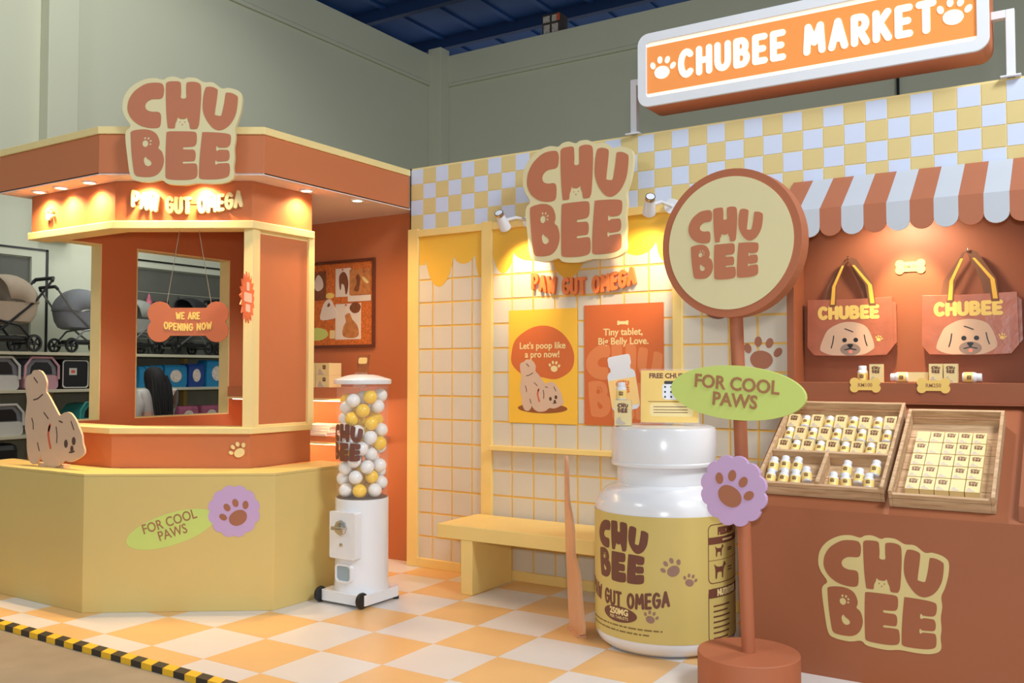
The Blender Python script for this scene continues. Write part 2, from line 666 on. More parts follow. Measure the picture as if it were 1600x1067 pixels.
# ================================================================== the hall
struct(MB().box(-14, 8, -6, 14, -0.12, -0.03).build('floor', CONC), 'bare grey-brown concrete floor of the hall', 'floor')
wl = struct(MB().box(-9.6, -9.3, -2, 12.57, -0.03, 6.82).build('wall_left', HALL), 'pale green-beige hall wall behind the stroller shelves', 'wall')
wb = struct(MB().box(-9.3, 8, 12.27, 12.57, -0.03, 6.82).build('wall_back', HALL), 'pale green-beige hall wall rising above the booth', 'wall')
MB().box(-9.3, -9.255, -2, 12.02, 6.30, 6.36).build('moulding', HALL, wl, bevel=0.012)
MB().box(-9.04, 8, 12.225, 12.27, 6.30, 6.36).build('moulding', HALL, wb, bevel=0.012)
MB().box(-9.3, -9.26, -2, 12.02, 6.36, 6.82).build('top_band', HALL, wl)
MB().box(-9.04, 8, 12.23, 12.27, 6.36, 6.82).build('top_band', HALL, wb)
struct(MB().box(-9.3, -9.04, 12.02, 12.27, -0.03, 6.92).build('trim_1', HALL, bevel=0.01), 'square pillar in the corner of the hall walls', 'pillar')
struct(MB().box(-9.3, -9.14, 5.36, 5.70, 2.9, 6.30).build('trim_2', HALL, bevel=0.01), 'flat pilaster on the hall wall above the stroller shelf', 'pillar')
MB().tube([(-1.99, 12.21, 0), (-1.99, 12.21, 6.2)], 0.02, 6).build('conduit', BLACK, wb)
roof = struct(MB().box(-14, 6, 1.5, 15, 7.5, 7.56).build('ceiling', BLUEROOF), 'dark blue ribbed metal roof over the hall', 'ceiling')
for i, y in enumerate([5.0, 6.6, 8.2, 9.8, 11.4, 13.0, 14.4]):
    MB().box(-14, 6, y - 0.06, y + 0.06, 7.3, 7.5).build('purlin', STEELBLUE, roof)
for i in range(26):
    x = -13.5 + i * 0.75
    MB().box(x, x + 0.1, 1.5, 15, 7.46, 7.5).build('roof_rib', BLUEROOF, roof)
for x in (-10.6, -3.2, 3.0):
    MB().box(x - 0.1, x + 0.1, 1.5, 15, 7.05, 7.3).build('rafter', STEELBLUE, roof)

SHUT = mat('shutter_grey', (96, 96, 86), 0.6, var=0.05)
d1 = struct(bpy.data.objects.new('door_1', None), 'grey roller shutter with pale frame behind the beige stroller', 'shutter')
d2 = struct(bpy.data.objects.new('door_2', None), 'dark olive shutter behind the black strollers', 'shutter')
for d, y0, y1, zt in ((d1, 3.6, 5.28, 2.70), (d2, 6.25, 10.2, 2.72)):
    COL.objects.link(d)
    for k in range(10):
        z = k * zt / 10
        MB().box(-9.3, -9.285, y0, y1, z, z + zt / 10 - 0.012).build('shutter_slat', SHUT, d)
    MB().box(-9.3, -9.25, y0 - 0.17, y0, -0.03, zt).build('frame', HALL, d)
    MB().box(-9.3, -9.25, y1, y1 + 0.17, -0.03, zt).build('frame', HALL, d)
    MB().box(-9.3, -9.25, y0 - 0.17, y1 + 0.17, zt, zt + 0.08).build('frame', HALL, d)
    MB().box(-9.255, -9.24, y1 + 0.15, y1 + 0.175, -0.03, zt + 0.09).build('frame_edge', BLACK, d)
    MB().box(-9.255, -9.24, y0 - 0.17, y1 + 0.17, zt + 0.07, zt + 0.09).build('frame_edge', BLACK, d)

# carton resting on the top of the back wall
ct = thing('carton', (-7.08, 12.42, 6.82), 0.0, 'small dark carton with pale print perched on top of the hall wall', 'carton')
MB().box(-0.16, 0.16, -0.13, 0.13, 0, 0.33).build('body', mat('dark_carton', (70, 62, 58), 0.7, var=0.2, scale=20), ct, bevel=0.01)
for i, (x0, x1, z0, z1) in enumerate([(-0.14, -0.02, 0.2, 0.3), (0.02, 0.1, 0.2, 0.3), (-0.13, -0.02, 0.03, 0.16), (0.02, 0.13, 0.03, 0.16)]):
    MB().box(x0, x1, -0.134, -0.13, z0, z1).build('print_panel', mat('carton_print', (190, 182, 172), 0.7, var=0.35, scale=30), ct)
MB().box(0.1, 0.16, -0.134, -0.13, 0.2, 0.31).build('print_panel', RED, ct)

# ================================================================== booth floor
fl = struct(MB().box(-7.2, 1.2, 3.0, 5.9, -0.03, -0.006).build('floor_booth', FLW), 'checkered white and orange booth floor', 'floor')
TS = 0.42788
meW, meO = {}, {}
for i in range(-8, 12):
    for j in range(-2, 6):
        x0 = -3.9575 + i * TS
        y0 = 3.6416 + j * TS
        a, b = max(x0, -7.2), min(x0 + TS, 1.2)
        c, d = max(y0, 3.03), min(y0 + TS, 5.88)
        if b - a < 0.02 or d - c < 0.02:
            continue
        w = (i + j) % 2 == 0
        g = 0.0006
        MB().box(a + g, b - g, c + g, d - g, -0.006, 0.0).build('floor_tile', FLW if w else FLO, fl)
tp = thing('hazard_tape', (0, 3.03, 0.0), 0, 'yellow and black hazard tape along the edge of the checkered floor', 'tape')
TY = mat('tape_yellow', (240, 190, 40), 0.45, var=0.0)
TK = mat('tape_black', (44, 40, 38), 0.45, var=0.0)
x = -7.1
k = 0
while x < 0.6:
    L = 0.086
    mb = MB()
    sl = 0.025
    mb.prism([(x, -0.032), (x + L, -0.032), (x + L - sl, 0.03), (x - sl, 0.03)], 0.0, 0.0015)
    mb.box(x, x + L, -0.0325, -0.0305, -0.03, 0.0015)
    mb.build('stripe', TK if k % 2 else TY, tp)
    x += L
    k += 1

# ================================================================== booth wall with lattice panels and chequered frieze
Xl, Xr = -4.53, 1.1
YW = 5.63
mw = Matrix(((1, 0, 0, 0), (0, 0, -1, 0), (0, 1, 0, 0), (0, 0, 0, 1)))  # (x, z, t) -> (x, -t, z)
mb = MB()
mb.prism([(Xl, 0), (Xr, 0), (Xr, 3.112), (Xl, 3.112)], -5.95, -YW, [[(-1.552, 0.02), (-0.24, 0.02), (-0.24, 2.598), (-1.552, 2.598)]], mw)
bw = struct(mb.build('wall_booth', CREAM), 'cream booth wall with yellow grid panels and chequered frieze', 'wall')
# frieze squares
SQ = 0.1222
ncol = int((Xr - Xl) / SQ)
mesq = {}
for w in (0, 1):
    mesq[w] = MB().box(0, SQ - 0.006, -0.003, 0, 0, SQ - 0.006).mesh('checker_square', CHKW if w else CHKY)
for c in range(ncol):
    for r in range(4):
        z = 3.106 - (r + 1) * SQ
        obj('checker_square', mesq[1 if (c + r) % 2 == 0 else 0], bw, (Xl + 0.012 + c * SQ, YW, z))
# lattice panels
panels = [(-4.43, -3.83, [-4.297, -4.112, -3.927]), (-3.735, -2.312, [-3.571, -3.388, -3.206, -3.030, -2.852, -2.670, -2.487]), (-2.245, -1.556, [-2.118, -1.937, -1.753])]
zl = [0.238 + 0.1803 * k for k in range(12)]
for x0, x1, xs in panels:
    MB().box(x0, x1, YW - 0.002, YW, 0.07, 2.56).build('grout_sheet', GROUT, bw)
    X = [x0 - 0.008] + xs + [x1 + 0.008]
    Z = [0.06] + zl + [2.57]
    hw = 0.0075
    for a, b in zip(X[:-1], X[1:]):
        for c, d in zip(Z[:-1], Z[1:]):
            MB().box(a + hw, b - hw, YW - 0.007, YW - 0.002, c + hw, d - hw).build('tile', TILE, bw)
for x0, x1 in ((-4.53, -4.43), (-3.83, -3.735), (-2.312, -2.245)):
    MB().box(x0, x1, YW - 0.03, YW, 0, 2.625).build('stile', FRAME, bw, bevel=0.004)
for x0, x1 in ((-4.43, -3.83), (-3.735, -2.312), (-2.245, -1.556)):
    MB().box(x0, x1, YW - 0.03, YW, 0, 0.07).build('bottom_rail', FRAME, bw, bevel=0.004)
    MB().box(x0, x1, YW - 0.03, YW, 2.56, 2.615).build('top_rail', FRAME, bw, bevel=0.004)
MB().box(-3.735, -2.312, YW - 0.075, YW - 0.007, 0.932, 0.968).build('dado_shelf', FRAME, bw, bevel=0.004)
MB().box(-4.53, -4.515, YW, 5.95, 0, 3.112).build('end_board', ORANGE, bw)


def scallop_sheet(x0, x1, drops):
    """wavy painted valance: drops = list of (x, z) points along its lower edge"""
    pts = [(x0, 2.56)] + [(x, z) for x, z in drops] + [(x1, 2.56)]
    mb = MB()
    mb.prism(pts, 0, 0.0015, (), Matrix.Translation((0, YW - 0.007, 0)) @ mw)
    mb.build('painted_scallop', SCALLOP, bw)


def arcs(spec, n=8):
    out = []
    for (xa, xb, zt, zd) in spec:
        for k in range(n + 1):
            t = k / n
            out.append((xa + (xb - xa) * t, zt - zd * math.sin(PI * t) ** 0.65))
    return out


scallop_sheet(-4.428, -3.832, arcs([(-4.428, -4.375, 2.34, 0.0), (-4.37, -4.10, 2.38, 0.22), (-4.10, -3.90, 2.385, 0.06), (-3.90, -3.80, 2.385, 0.17)])[:-4] + [(-3.832, 2.27)])
scallop_sheet(-3.733, -2.314, arcs([(-3.733, -3.56, 2.36, 0.13), (-3.56, -3.25, 2.38, 0.07), (-3.25, -2.95, 2.36, 0.20), (-2.95, -2.7, 2.38, 0.08), (-2.7, -2.43, 2.37, 0.08), (-2.43, -2.318, 2.36, 0.12)]))
scallop_sheet(-2.243, -1.558, arcs([(-2.243, -1.98, 2.36, 0.2), (-1.98, -1.76, 2.38, 0.07), (-1.76, -1.562, 2.36, 0.18)]))
mb = MB()
paw(mb, -1.725, 1.62, 0.115, 0, 0.002, -0.15)
mb.xform(Matrix.Translation((0, YW - 0.007, 0)) @ mw)
mb.build('paw_print', PAWBR, bw)
mb = MB()
mb.prism(ell(-2.02, 1.905, 0.085, 0.06, 24, -0.3), 0, 0.002)
mb.xform(Matrix.Translation((0, YW - 0.007, 0)) @ mw)
mb.build('paw_pad_print', mat('deep_brown_print', (132, 78, 56), 0.5, var=0.0), bw)

# orange wall at the back of the kiosk
bk = struct(MB().box(-6.62, -4.515, 5.72, 5.95, 0, 2.785).build('wall_kiosk', ORANGE), 'orange wall inside the kiosk behind the cork board', 'wall')

# ================================================================== kiosk
kio = thing('kiosk', (-5.4, 4.4, 0), 0, 'octagonal orange and cream sales kiosk with pale yellow counter', 'kiosk')


def K(mb, name, m, bevel=0.003, smooth=False, label=None, parent=kio):
    mb.xform(Matrix.Translation((5.4, -4.4, 0)))
    return mb.build(name, m, parent, smooth, bevel, label=label)


CP = [(-6.75, 3.41), (-5.345, 3.41), (-4.38, 4.095), (-4.38, 4.84)]
BP = [(-6.52, 3.715), (-5.52, 3.715), (-4.73, 4.2), (-4.73, 4.755)]
FP = [(-6.62, 3.53), (-5.425, 3.53), (-4.53, 4.116), (-4.53, 5.62)]
K(strip(MB(), CP, 0.0, 0.33, 0.0, 0.845), 'counter_front', YELLOW)
K(strip(MB(), CP, 0.0, 0.33, 0.845, 0.865), 'counter_top', YELLOW, 0.004)
K(strip(MB(), BP, 0.0, 0.1, 0.865, 1.092), 'lower_band', ORANGE)
K(strip(MB(), BP, 0.022, 0.22, 1.092, 1.134), 'window_ledge', CREAM, 0.004)
K(strip(MB(), BP, 0.03, 0.13, 2.462, 2.516), 'upper_ledge', CREAM, 0.006)
K(strip(MB(), BP, 0.0, 0.1, 2.516, 2.786), 'upper_band', ORANGE)
K(strip(MB(), FP, 0.0, 0.05, 2.79, 3.052), 'fascia', ORANGE)
K(strip(MB(), FP, 0.012, 0.07, 3.052, 3.102), 'fascia_cap', CREAM, 0.005)
K(MB().box(-6.62, -6.57, 3.58, 5.7, 2.79, 3.052), 'fascia', ORANGE)
K(MB().box(-6.63, -6.55, 3.60, 5.7, 3.052, 3.102), 'fascia_cap', CREAM, 0.005)
K(MB().prism(FP[:3] + [(-4.53, 5.628), (-4.535, 5.72), (-6.62, 5.72)], 2.786, 2.80), 'soffit', SOFFIT, 0)
# corner post and side panel
r = Vector((0.79, 0.485)).normalized()
n = Vector((r.y, -r.x))
B2 = Vector(BP[2])
pp = [B2 - r * 0.055 + n * 0.0, B2 + n * 0.012 + r * 0.012, Vector((-4.718, 4.262)), Vector((-4.80, 4.262)), B2 - r * 0.055 - n * 0.1]
K(MB().prism([tuple(p) for p in pp], 1.134, 2.462), 'corner_post', CREAM, 0.003)
K(MB().box(-4.79, -4.738, 4.26, 4.72, 1.134, 2.462), 'side_panel', ORANGE, 0)
K(MB().box(-4.80, -4.715, 4.715, 4.77, 1.134, 2.49), 'end_post', CREAM, 0.003)
K(MB().box(-4.79, -4.735, 4.255, 4.76, 1.134, 1.15), 'side_panel_frame', CREAM, 0.002)
K(MB().box(-4.79, -4.735, 4.255, 4.76, 2.44, 2.462), 'side_panel_frame', CREAM, 0.002)
# far side wall with two openings
mx = Matrix(((0, 0, 1, 0), (1, 0, 0, 0), (0, 1, 0, 0), (0, 0, 0, 1)))  # (y, z, t) -> (t, y, z)
mb = MB()
mb.prism([(3.83, 0), (5.71, 0), (5.71, 2.786), (3.83, 2.786), (3.83, 2.487), (4.20, 2.487), (4.20, 1.138), (3.83, 1.138)], -6.52, -6.40, [[(4.505, 1.138), (5.435, 1.138), (5.435, 2.487), (4.505, 2.487)]], mx)
K(mb, 'side_wall', ORANGE, 0)
mb = MB()
mb.prism([(4.505, 1.138), (5.435, 1.138), (5.435, 2.487), (4.505, 2.487)], -6.522, -6.398, [[(4.513, 1.146), (5.427, 1.146), (5.427, 2.479), (4.513, 2.479)]], mx)
K(mb, 'window_lining', CREAM, 0)
mb = MB()
mb.prism([(3.83, 1.138), (4.20, 1.138), (4.20, 2.487), (3.83, 2.487), (3.83, 2.479), (4.192, 2.479), (4.192, 1.146), (3.83, 1.146)], -6.522, -6.398, (), mx)
K(mb, 'window_lining', CREAM, 0)
# downlights in the soffit
LENS = mat('lamp_lens', (255, 236, 206), 0.4, var=0, emit=6)
for i, (x, y, e) in enumerate([(-6.29, 3.635, 52), (-6.02, 3.635, 52), (-5.69, 3.635, 52), (-5.285, 3.775, 55), (-4.965, 3.975, 55), (-4.65, 4.62, 36), (-4.60, 5.09, 40)]):
    dl = K(MB().lathe([(0.052, 2.7865), (0.052, 2.778), (0.036, 2.778), (0.036, 2.7865)], 20, x, y), 'downlight', WHITEM, 0, True)
    ln = MB().lathe([(0.0001, 2.7785), (0.035, 2.7785)], 20, x, y)
    K(ln, 'lens', LENS, 0, parent=dl)
    light('downlight_beam', 'SPOT', (x, y, 2.77), (x, y + 0.0, 0), e * 1.15, WARM, 0.03, angle=145, blend=1.0)
# lettering and sign on the kiosk
def on_plate(o, origin, right, parent):
    """seat a flat part (local X right, Y up, Z out) on an upright surface of its thing"""
    r = Vector((right[0], right[1], 0)).normalized()
    u = Vector((0, 0, 1))
    R3 = Matrix((r, u, r.cross(u))).transposed()
    o.matrix_local = Matrix.Translation(Vector(origin) - parent.location) @ R3.to_4x4()
    return o


rb = (0.79, 0.485)
lt = on_plate(MB().prism(rrect(-0.36, 0.36, -0.012, 0.012, 0.01), -0.004, 0.004).build('lettering_rail', ORANGE, kio), (-5.10, 3.973, 2.643), rb, kio)
bubble(None, 'PAW GUT OMEGA', 0.75, 0.118, 0.004, 0.026, th=0.40, gap=0.40, arch=0.05, parts=(PALE, lt))
on_plate(paw(MB(), 0, 0, 0.05, 0.0, 0.02, -0.5).build('paw_emblem', PALE, kio), (-6.27, 3.715, 2.63), (1, 0), kio)
on_plate(paw(MB(), 0, 0, 0.058, 0.0, 0.012, 0.55).build('paw_emblem', CREAM, kio), (-4.797, 4.159, 0.985), rb, kio)
# stickers on the counter
rc = (0.965, 0.685)
st = on_plate(MB().prism(ell(0, 0, 0.285, 0.1, 40, 0.30), 0.0, 0.0015).build('green_sticker', GREEN, kio), (-4.905, 3.7223, 0.515), rc, kio)
text(MB(), 'FOR COOL\nPAWS', 0.086, 0.0015, 0.003, 0.0, 0.012, 1.0, 0.001, 0.30, 0.82, 0.345).build('sticker_text', TEXTBR, st)
st = on_plate(MB().prism(scal(0, 0, 0.165, 12, 0.09), 0.0016, 0.003).build('flower_sticker', LILAC, kio), (-4.587, 3.948, 0.625), rc, kio)
paw(MB(), 0.01, -0.012, 0.095, 0.003, 0.0045, 0.5).build('paw_print', PAWBR, st)


def logo_sign(name, origin, right, w, label, sy=1.0, depth=0.03, m_back=PALE, m_let=LETTER, lt=0.003):
    t = plate(name, origin, right, label, 'sign')
    MB().prism(logo_back(w, sy), 0, depth).build('backing', m_back, t)
    logo_parts(t, w, depth, depth + lt, m_let, sy=sy)
    f = MB()
    k = w / 1045
    for x, y, r_ in ((580, 466, 5), (622, 466, 5), (600, 488, 6)):
        f.prism(ell((x - 598) * k, (542 - y) * k * sy, r_ * k, r_ * k, 8), depth, depth + 0.001)
    f.build('dog_face', m_let, t)
    return t


nf = Vector((0.55, -0.835))
logo_sign('logo_sign', (-4.925, 3.795, 3.055), (0.835, 0.55), 0.765, 'cream and terracotta bubble-letter sign standing on the kiosk fascia', depth=0.03)
for _x in (-0.22, 0.22):
    MB().tube([(_x, -0.06, -0.02), (_x, -0.06, 0.0)], 0.012, 8).build('standoff', CHROME, bpy.data.objects['logo_sign'])

# ================================================================== signs and posters on the booth wall
t = logo_sign('logo_sign', (-2.94, 5.475, 2.665), (1, 0), 0.85, 'large cream and terracotta bubble-letter sign on the grid wall between two spotlights', sy=1.07, depth=0.035)
for x, y in ((-0.2, 0.2), (0.2, 0.2), (-0.2, -0.2), (0.2, -0.2)):
    MB().tube([(x, y, -0.147), (x, y, 0.0)], 0.012, 8).build('standoff', CHROME, t)
MB().tube([(-0.40, -0.08, -0.14), (-0.5, -0.075, -0.142), (-0.56, -0.07, -0.14)], 0.006, 6).build('cable', BLACK, t)
t = plate('lettering_sign', (-2.98, 5.623, 2.13), (1, 0), 'orange raised arched lettering under the large wall sign', 'lettering')
LORANGE = mat('bright_orange_letter', (232, 128, 66), 0.5, var=0.0)
bubble(None, 'PAW GUT OMEGA', 0.82, 0.125, 0, 0.03, th=0.38, gap=0.40, arch=0.055, parts=(LORANGE, t))


# dog drawing (bottom in the air), in crop units
_DOG = [(195, 88), (235, 95), (265, 130), (287, 190), (283, 260), (310, 300), (350, 370), (385, 430), (400, 445), (440, 420), (485, 425), (525, 475), (550, 530),
        (575, 590), (582, 650), (597, 700), (590, 740), (540, 780), (490, 805), (440, 800), (400, 840), (350, 857), (300, 850), (260, 810), (240, 770), (235, 800),
        (205, 845), (165, 840), (145, 800), (130, 740), (125, 640), (110, 560), (108, 480), (118, 400), (122, 330), (108, 240), (110, 150), (155, 120), (170, 95)]
_DOGL = [[(180, 150), (210, 190)], [(180, 330), (215, 320), (255, 285)], [(168, 480), (180, 520), (182, 565)], [(270, 430), (305, 475)], [(220, 675), (235, 735)],
         [(395, 490), (420, 500)], [(490, 490), (512, 550)], [(372, 540), (380, 600), (378, 660)]]


def dog_fig(parent, w, h, z0, z1, cx=0, cy=0, names=('dog_print', 'dog_line', 'dog_collar')):
    def N(p):
        return [(cx + (x - 352) / 489 * w, cy + (857 - y) / 769 * h) for x, y in p]
    MB().prism(N(smooth2(_DOG, 3)), z0, z1).build(names[0], DOG, parent)
    for p in _DOGL + [[(480, 730), (500, 728), (520, 718)]]:
        l = MB()
        stroke(l, N(p), w * 0.014, z1, z1 + 0.0008)
        l.build(names[1], DOGL, parent)
    for nm, x, y, rr in (('drawn_eye', 452, 665, 15), ('drawn_eye', 513, 640, 15), ('drawn_nose', 500, 703, 13)):
        MB().prism(ell(*N([(x, y)])[0], rr / 489 * w, rr * 1.3 / 489 * w, 10), z1, z1 + 0.0008).build(nm, DOGL, parent)
    l = MB()
    stroke(l, N(smooth2([(322, 525), (308, 600), (328, 705), (309, 600)], 3)), w * 0.03, z1, z1 + 0.0008)
    l.build(names[2], RED, parent)


PYEL = mat('poster_yellow', (244, 190, 62), 0.45, var=0.015)
PORA = mat('poster_orange', (208, 106, 52), 0.45, var=0.015)
PORB = mat('poster_light_orange', (222, 132, 78), 0.45, var=0.0)
t = plate('poster', (-3.311, 5.623, 1.545), (1, 0), 'yellow poster with an orange speech blob and beige dog on the grid wall', 'poster')
MB().prism(rrect(-0.284, 0.284, -0.408, 0.408, 0.004), 0, 0.006).build('sheet', PYEL, t)
MB().prism(smooth2([(-0.26, 0.09), (-0.22, 0.2), (-0.08, 0.28), (0.06, 0.285), (0.18, 0.22), (0.255, 0.1), (0.24, -0.02), (0.12, -0.09), (-0.02, -0.075), (-0.16, -0.06), (-0.25, 0.01)], 5), 0.006, 0.007).build('speech_blob', PORA, t)
text(MB(), "Let's poop like\na pro now!", 0.066, 0.007, 0.0078, 0, 0.115, 0.98, 0.0012, 0, 0.95).build('poster_text', CREAM, t)
paw(MB(), 0.1, -0.002, 0.045, 0.007, 0.0078, -0.1).build('paw_print', CREAM, t)
MB().prism(ell(0, -0.3, 0.205, 0.035, 32), 0.006, 0.007).build('ground_patch', mat('poster_shadow_brown', (150, 84, 40), 0.5, var=0), t)
dog_fig(t, 0.36, 0.375, 0.007, 0.008, -0.005, -0.325)

t = plate('poster', (-2.676, 5.623, 1.553), (1, 0), 'orange poster with pale lettering and a white pill bottle on the grid wall', 'poster')
MB().prism(rrect(-0.296, 0.296, -0.413, 0.413, 0.004), 0, 0.006).build('sheet', PORA, t)
MB().prism([(x, y + 0.285) for x, y in bone(0.085, 0.032)], 0.006, 0.007).build('bone_print', CREAM, t)
text(MB(), 'Tiny tablet,\nBig Belly Love.', 0.066, 0.006, 0.0072, 0, 0.19, 0.98, 0.0012, 0, 0.95).build('poster_text', CREAM, t)
logo_mesh(MB(), 0.62, 0.006, 0.0068, 0.0, -0.115).build('logo_print', PORB, t)
Mb = Matrix.Translation((-0.005, -0.12, 0)) @ Matrix.Rotation(0.16, 4, 'Z')
b = MB().prism(rrect(-0.105, 0.105, -0.19, 0.085, 0.04), 0.0068, 0.0076, (), Mb).prism(rrect(-0.085, 0.085, 0.105, 0.185, 0.02), 0.0068, 0.0079, (), Mb).prism(rrect(-0.075, 0.075, 0.07, 0.12, 0.01), 0.0068, 0.0074, (), Mb)
b.build('bottle_print', WHITEM, t)
MB().prism(rrect(-0.105, 0.105, -0.16, 0.025, 0.003), 0.0076, 0.0082, (), Mb).build('bottle_label_print', mat('print_label', (250, 214, 140), 0.5, var=0), t)
lg = logo_mesh(MB(), 0.11, 0.0082, 0.0088, 0, -0.03)
lg.xform(Mb)
lg.build('bottle_logo_print', LORANGE, t)

# spotlights fixed above the panels
def spot(x, y, z, aim, label, e):
    t = thing('spotlight', (x, YW - 0.03, z), 0, label, 'spotlight')
    h = Vector((0, -0.38, -0.05))
    d = (Vector(aim) - Vector((x, YW - 0.03, z)) - h).normalized()
    MB().lathe([(0.0001, 0.0), (0.05, 0.0), (0.05, 0.03), (0.0001, 0.03)], 20).xform(Matrix.Rotation(PI / 2, 4, 'X')).build('base', WHITEM, t, True)
    MB().tube([(0, -0.03, 0), (0, -0.2, 0.0), h - d * 0.0], 0.011, 8).build('arm', WHITEM, t, True)
    q = d.to_track_quat('Z', 'Y').to_matrix().to_4x4()
    M = Matrix.Translation(h) @ q
    MB().lathe([(0.0001, -0.075), (0.026, -0.075), (0.03, -0.07), (0.03, -0.02), (0.036, 0.0), (0.041, 0.065), (0.036, 0.068), (0.033, 0.045)], 24).xform(M).build('head', WHITEM, t, True)
    MB().lathe([(0.0001, -0.074), (0.031, -0.0745), (0.031, -0.055), (0.031, -0.05)], 20).xform(M).build('collar', CHROME, t, True)
    MB().lathe([(0.0001, 0.046), (0.033, 0.046)], 20).xform(M).build('lens', LENS, t)
    p = Vector((x, YW - 0.03, z)) + h + d * 0.075
    light('spotlight_beam', 'SPOT', p, p + d, e, WARM2, 0.025, angle=70, blend=0.7)


spot(-3.393, 0, 2.59, (-3.44, 5.62, 2.20), 'white spotlight left of the large wall sign', 33)
spot(-2.30, 0, 2.59, (-2.52, 5.62, 2.20), 'white spotlight right of the large wall sign', 30)

# bench
t = thing('bench', (-2.9, 5.32, 0), 0, 'pale yellow box bench in front of the grid wall', 'bench')
MB().box(-0.935, 0.54, -0.25, 0.25, 0.365, 0.46).build('seat', FRAME, t, bevel=0.005)
MB().box(-0.735, -0.64, -0.245, 0.25, 0, 0.365).build('leg', FRAME, t, bevel=0.004)
MB().box(0.40, 0.49, -0.245, 0.25, 0, 0.365).build('leg', FRAME, t, bevel=0.004)

# ================================================================== gumball machine
ACR = mat('acrylic_film', (255, 250, 244), 0.05, var=0.0, alpha=0.09)
gx, gy = -4.10, 4.60
t = thing('capsule_machine', (gx, gy, 0), 0, 'tall white ball vending machine with clear cylinder beside the kiosk', 'vending machine')
M = MB()
M.prism(rrect(-0.19, 0.19, -0.20, 0.18, 0.04), 0.018, 0.085)
M.build('base', WHITE, t, bevel=0.012)
MB().lathe([(0.182, 0.085), (0.178, 0.12), (0.175, 0.15), (0.175, 0.672), (0.168, 0.676), (0.0001, 0.676)], 48).build('body', WHITE, t, True)
MB().lathe([(0.0001, 0.677), (0.166, 0.677), (0.166, 0.682), (0.0001, 0.683)], 32).build('dispenser_plate', mat('dark_plate', (88, 66, 48), 0.5, var=0.1), t, True)
MB().lathe([(0.172, 0.676), (0.172, 1.425)], 48).build('clear_cylinder', ACR, t, True)
MB().lathe([(0.168, 1.424), (0.186, 1.424), (0.190, 1.43), (0.190, 1.452), (0.182, 1.458), (0.10, 1.482), (0.06, 1.488), (0.0001, 1.489)], 48).build('lid', WHITE, t, True)
pl = MB().prism(rrect(-0.105, 0.115, 0.30, 0.60, 0.012), 0.0, 0.07).xform(Matrix.Translation((0, -0.125, 0)) @ mw)
pl = pl.build('front_plate', WHITE, t, bevel=0.006)
for zz in (0.5,):
    c = MB().lathe([(0.0001, 0.0), (0.05, 0.0), (0.05, 0.012), (0.036, 0.018), (0.036, 0.03), (0.0001, 0.032)], 8)
    c.xform(Matrix.Translation((-0.002, -0.195, zz)) @ Matrix.Rotation(PI / 2, 4, 'X'))
    c = c.build('coin_mechanism', CHROME, pl, False)
MB().box(-0.05, 0.046, -0.245, -0.225, 0.488, 0.512).build('knob_bar', CHROME, pl, bevel=0.006)
MB().lathe([(0.0001, 0), (0.012, 0), (0.012, 0.008), (0.0001, 0.009)], 12).xform(Matrix.Translation((0.0, -0.195, 0.39)) @ Matrix.Rotation(PI / 2, 4, 'X')).build('lock', CHROME, pl, True)
MB().prism(rrect(-0.065, 0.075, 0.145, 0.265, 0.03), 0.0, 0.045, [rrect(-0.052, 0.062, 0.158, 0.252, 0.024)]).xform(Matrix.Translation((0, -0.14, 0)) @ mw).build('chute_frame', WHITE, t, bevel=0.003)
MB().prism(rrect(-0.053, 0.063, 0.157, 0.253, 0.024), 0.0, 0.015).xform(Matrix.Translation((0, -0.163, 0)) @ mw).build('chute_flap', mat('chute_blue_grey', (150, 170, 182), 0.3, var=0.03), t)
for x in (-0.19, 0.168):
    w = MB().lathe([(0.0001, -0.016), (0.03, -0.016), (0.048, -0.012), (0.052, 0), (0.048, 0.012), (0.03, 0.016), (0.0001, 0.016)], 24)
    w.xform(Matrix.Translation((x, -0.185, 0.0525)) @ Matrix.Rotation(PI / 2, 4, 'Y'))
    w.build('wheel', BLACK, t, True)
for x in (-0.17, 0.17):
    MB().lathe([(0.0001, 0), (0.02, 0), (0.02, 0.02), (0.0001, 0.02)], 12, x, 0.15).build('foot', BLACK, t, True)
bend(logo_mesh(MB(), 0.29, 0.0, 0.0015), 0.1735, -0.02, 0.03).xform(Matrix.Translation((0, 0, 1.045))).build('logo_print', DKBROWN, t)
# balls
BY = mat('ball_yellow', (246, 200, 36), 0.3, var=0.0, coat=0.2)
BWH = mat('ball_white', (236, 234, 232), 0.3, var=0.0, coat=0.2)
br, bR = 0.046, 0.168 - 0.046
balls = []
meb = [MB().sphere((0, 0, 0), br, 20, 12).mesh('plastic_ball', m, True) for m in (BWH, BY)]
rb2 = random.Random(11)
while True:
    best = None
    for _ in range(26):
        a = rb2.random() * 2 * PI
        rr = bR * math.sqrt(rb2.random())
        if rb2.random() < 0.6:
            rr = bR
        x, y = rr * math.cos(a), rr * math.sin(a)
        z = 0.683 + br
        for (bx, by, bz) in balls:
            d2 = (bx - x) ** 2 + (by - y) ** 2
            if d2 < (2 * br) ** 2:
                z = max(z, bz + math.sqrt((2 * br) ** 2 - d2))
        if best is None or z < best[2]:
            best = (x, y, z)
    if best[2] > 1.36 or len(balls) > 110:
        break
    balls.append(best)
for i, (x, y, z) in enumerate(balls):
    w = 0 if rb2.random() < 0.58 else 1
    o = obj('plastic_ball', meb[w], None, (gx + x, gy + y, z + 0.0004), (rb2.random(), rb2.random(), 0))
    tag(o, ('white' if w == 0 else 'yellow') + ' plastic ball inside the clear vending cylinder', 'ball', ('white' if w == 0 else 'yellow') + ' balls in the vending machine')

